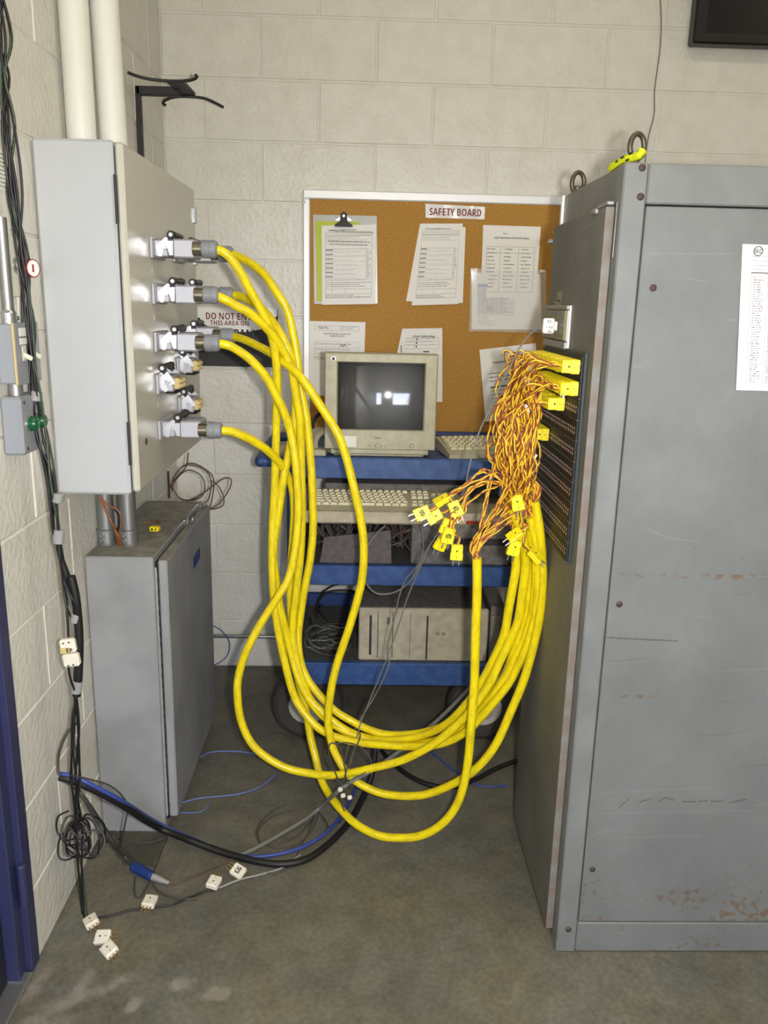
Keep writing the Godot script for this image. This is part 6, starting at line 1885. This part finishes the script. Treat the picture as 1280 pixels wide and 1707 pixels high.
func k_wires() -> void:
	floor_cable("grey_floor_wire", "dark grey cable from the wall down to the blue connector", "cable", [Vector3(-0.316, 0.368, 1.42), Vector3(-0.294, 0.356, 1.42), Vector3(-0.266, 0.318, 1.42)] + [Vector3(-0.256, 0.235, 1.38), Vector3(-0.23, 0.162, 1.36)] + [Vector3(-0.246, 0.02, 1.227), Vector3(-0.206, 0.014, 1.267)], 0.0055, M.dark_grey_wire)
	floor_cable("grey_floor_wire", "thin grey wire wandering from the wall past the blue connector to a white plug", "wire", [Vector3(-0.313, 0.372, 1.42), Vector3(-0.281, 0.347, 1.42), Vector3(-0.261, 0.289, 1.4)] + [Vector3(-0.302, 0.05, 1.167), Vector3(-0.26, 0.01, 1.181), Vector3(-0.193, 0.022, 1.265), Vector3(-0.155, 0.005, 1.308), Vector3(-0.118, 0.004, 1.351), Vector3(-0.065, 0.004, 1.373), Vector3(-0.021, 0.004, 1.37)], 0.0024, M.dark_grey_wire)
	floor_cable("dark_arched_wire", "thin dark wire arching out from the wall before the grey cabinet", "wire", [Vector3(-0.275, 0.403, 1.46), Vector3(-0.249, 0.367, 1.42), Vector3(-0.222, 0.328, 1.38), Vector3(-0.204, 0.274, 1.34), Vector3(-0.198, 0.228, 1.32), Vector3(-0.213, 0.163, 1.3)] + [Vector3(-0.268, 0.012, 1.179), Vector3(-0.264, 0.005, 1.207)], 0.0022, M.dark_grey_wire)
	floor_cable("dark_floor_wire", "thin dark wire bent in an angle on the floor before the grey cabinet", "wire", [Vector3(-0.365, 0.03, 1.126), Vector3(-0.317, 0.01, 1.124), Vector3(-0.253, 0.004, 1.147), Vector3(-0.202, 0.004, 1.154), Vector3(-0.162, 0.004, 1.135), Vector3(-0.152, 0.004, 1.13), Vector3(-0.154, 0.004, 1.172), Vector3(-0.154, 0.004, 1.237), Vector3(-0.155, 0.004, 1.277), Vector3(-0.158, 0.004, 1.33), Vector3(-0.166, 0.004, 1.367), Vector3(-0.182, 0.004, 1.356), Vector3(-0.198, 0.004, 1.294)], 0.0022, M.dark_grey_wire)
	floor_cable("black_lead", "thin black lead joining the white plugs along the floor", "wire", [Vector3(-0.252, 0.004, 1.44), Vector3(-0.218, 0.004, 1.432), Vector3(-0.18, 0.004, 1.415), Vector3(-0.134, 0.004, 1.405), Vector3(-0.082, 0.004, 1.394), Vector3(-0.043, 0.004, 1.368), Vector3(-0.007, 0.004, 1.346), Vector3(0.013, 0.006, 1.342)], 0.0026, M.black_wire)
	floor_cable("grey_lead", "pale grey lead running over the floor from the white plug marked 53", "wire", [Vector3(0.026, 0.005, 1.334), Vector3(0.074, 0.004, 1.301), Vector3(0.133, 0.004, 1.278), Vector3(0.178, 0.004, 1.254), Vector3(0.221, 0.004, 1.202)], 0.0026, M.tape_grey)
	floor_cable("grey_wall_wire", "grey wire looping along the left wall above the cable hole", "wire", [Vector3(-0.27, 0.512, 1.42), Vector3(-0.293, 0.486, 1.42), Vector3(-0.313, 0.443, 1.42), Vector3(-0.32, 0.404, 1.42), Vector3(-0.315, 0.384, 1.43)], 0.003, M.dark_grey_wire)

func build_white_plugs() -> void:
	var proto := make_plug("white")
	var U := Vector3(0.0, 0.9, 0.45)
	var g := "white ceramic plugs on the floor"
	var list := [
		[Vector3(0.012, 0.016, 1.326), Vector3(0.25, 0.1, -1), U, "white three pin plug on the floor, pins away, next to the black lead's end", ""],
		[Vector3(0.066, 0.016, 1.284), Vector3(-0.8, 0.25, -0.4), U, "white three pin plug marked 53 on the floor, pins towards the wall", "53"],
		[Vector3(-0.134, 0.014, 1.396), Vector3(-0.1, 0.0, 1), U, "white plug alone on the floor, slots facing forward, below the blue connector", ""],
		[Vector3(-0.254, 0.016, 1.466), Vector3(0.5, 0.1, 0.8), U, "white plug topmost of the three at the foot of the wire bundle", ""],
		[Vector3(-0.21, 0.018, 1.518), Vector3(1, 0.15, 0.1), Vector3(0, 1, 0.5), "white plug in the middle of the three at the foot of the wire bundle", ""],
		[Vector3(-0.186, 0.014, 1.552), Vector3(0.75, -0.05, 0.75), U, "white plug lowest of the three at the foot of the wire bundle", ""],
	]
	var k := 0
	for e in list:
		var t := proto if k == 0 else proto.duplicate()
		if k > 0:
			put(t, "ceramic_plug", self)
		else:
			t.name = "ceramic_plug"
		var x: Vector3 = (e[1] as Vector3).normalized()
		var z: Vector3 = ((e[2] as Vector3) - x * (e[2] as Vector3).dot(x)).normalized()
		t.transform = Transform3D(Basis(x, z.cross(x), z), e[0]) * Transform3D(Basis(), Vector3(0.018, 0, 0))
		tag(t, e[3], "plug", g)
		k += 1
	var w := get_node("ceramic_plug_001") as Node3D
	letters("53", w.transform * Vector3(-0.019, 0, 0.0081), w.transform.basis.y, -w.transform.basis.x, 0.0, 0.013, M.ink, w)
	# plug taped to the bundle
	var t := thing("wall_plug_pair", "white plug and socket pair hand marked EP hanging on the wire bundle", "plug", Vector3(-0.259, 0.676, 1.47))
	var s := stl()
	var c: Vector3 = Vector3(-0.257, 0.724, 1.47)
	var B := Basis(Vector3(0, 0, 1), 0.12)
	bx(s, c, Vector3(0.034, 0.032, 0.016), 0.004, B)
	bx(s, c + B * Vector3(0.001, -0.033, 0), Vector3(0.036, 0.03, 0.017), 0.004, B)
	obj("body", s, M.ceramic, t)
	s = stl()
	bx(s, c + B * Vector3(-0.006, -0.008, 0.0082), Vector3(0.02, 0.013, 0.001), 0.0003, B)
	var tp := obj("tan_tape", s, M.ptag_tan, t)
	letters("EP", c + B * Vector3(0.004, -0.008, 0.0088), B.x, B.y, 0.0, 0.009, M.ink, tp)
	s = stl()
	for e in [[-0.006, 0.009], [0.006, 0.01], [-0.005, -0.043], [0.006, -0.042]]:
		bx(s, c + B * Vector3(e[0], e[1], 0.0086), Vector3(0.004, 0.003, 0.001), 0.0003, B)
	obj("screws", s, M.ink, t)
	s = stl()
	tube(s, smooth([Vector3(-0.266, 0.909, 1.45), Vector3(-0.265, 0.848, 1.45), Vector3(-0.258, 0.798, 1.46), Vector3(-0.257, 0.741, 1.465)], 6), 0.0026, 6)
	obj("lead", s, M.black_wire, t)
	s = stl()
	tube(s, smooth([Vector3(-0.262, 0.674, 1.465), Vector3(-0.262, 0.643, 1.46), Vector3(-0.258, 0.609, 1.45)], 6), 0.0026, 6)
	obj("lead", s, M.black_wire, t)
	# small things on the lower cabinet
	t = thing("dropped_plug", "small yellow plug with a stripped wire end on top of the grey cabinet", "plug", Vector3(-0.216, 0.815, 0.862))
	s = stl()
	c = Vector3(-0.214, 0.822, 0.868)
	bx(s, c, Vector3(0.027, 0.014, 0.02), 0.002, Basis(Vector3(0, 1, 0), -0.1))
	obj("body", s, M.plug_yellow, t)
	s = stl()
	for x in [-0.006, 0.006]:
		bx(s, c + Vector3(x, 0.0, 0.0102), Vector3(0.006, 0.006, 0.001), 0.0003)
	obj("slots", s, M.plug_dark, t)
	s = stl()
	tube(s, smooth([Vector3(-0.217, 0.82, 0.828), Vector3(-0.222, 0.816, 0.78), Vector3(-0.24, 0.813, 0.749), Vector3(-0.255, 0.812, 0.76), Vector3(-0.274, 0.812, 0.768)], 6), 0.0018, 6)
	obj("lead", s, M.copper_wire, t)

func _ready() -> void:
	var cam := Camera3D.new()
	cam.name = "camera"
	cam.position = Vector3(0.37157, 1.45582, 3.14208)
	cam.rotation = Vector3(-0.247267, -0.028582, 0.02353)
	cam.fov = 63.72
	cam.near = 0.05
	cam.far = 60.0
	add_child(cam)
	cam.current = true
	var we := WorldEnvironment.new()
	we.name = "environment"
	var env := Environment.new()
	env.background_mode = Environment.BG_SKY
	var sky := Sky.new()
	var sm := ProceduralSkyMaterial.new()
	sm.sky_top_color = Color(0.6, 0.68, 0.82)
	sm.sky_horizon_color = Color(0.86, 0.88, 0.92)
	sm.ground_bottom_color = Color(0.3, 0.29, 0.27)
	sm.ground_horizon_color = Color(0.7, 0.74, 0.8)
	sm.energy_multiplier = SKY_E
	sky.sky_material = sm
	env.sky = sky
	env.tonemap_mode = Environment.TONE_MAPPER_LINEAR
	env.tonemap_exposure = EXPOSURE
	env.sdfgi_enabled = true
	env.ssao_enabled = true
	env.ssil_enabled = true
	we.environment = env
	add_child(we)
	# the camera's flash, beside the lens
	var fl := OmniLight3D.new()
	fl.name = "camera_flash"
	fl.position = Vector3(0.455, 1.462, 3.13)
	fl.light_color = Color(1.0, 0.985, 0.95)
	fl.light_energy = FLASH_E
	fl.light_size = 0.022
	fl.omni_range = 12.0
	fl.omni_attenuation = 2.0
	fl.shadow_enabled = true
	add_child(fl)
	rng.seed = 20100618
	make_materials()
	build_room()
	build_lights()
	build_enclosure()
	build_lower_cabinet()
	build_logger()
	build_board()
	build_cart()
	build_cart_load()
	build_jack_panel()
	var ends := build_cables()
	build_plugs(ends)
	build_loose_plugs()
	build_pipes_and_hanger()
	build_wall_things()
	build_switchgear()
	build_wire_bundle()
	build_floor_cables()
	build_white_plugs()
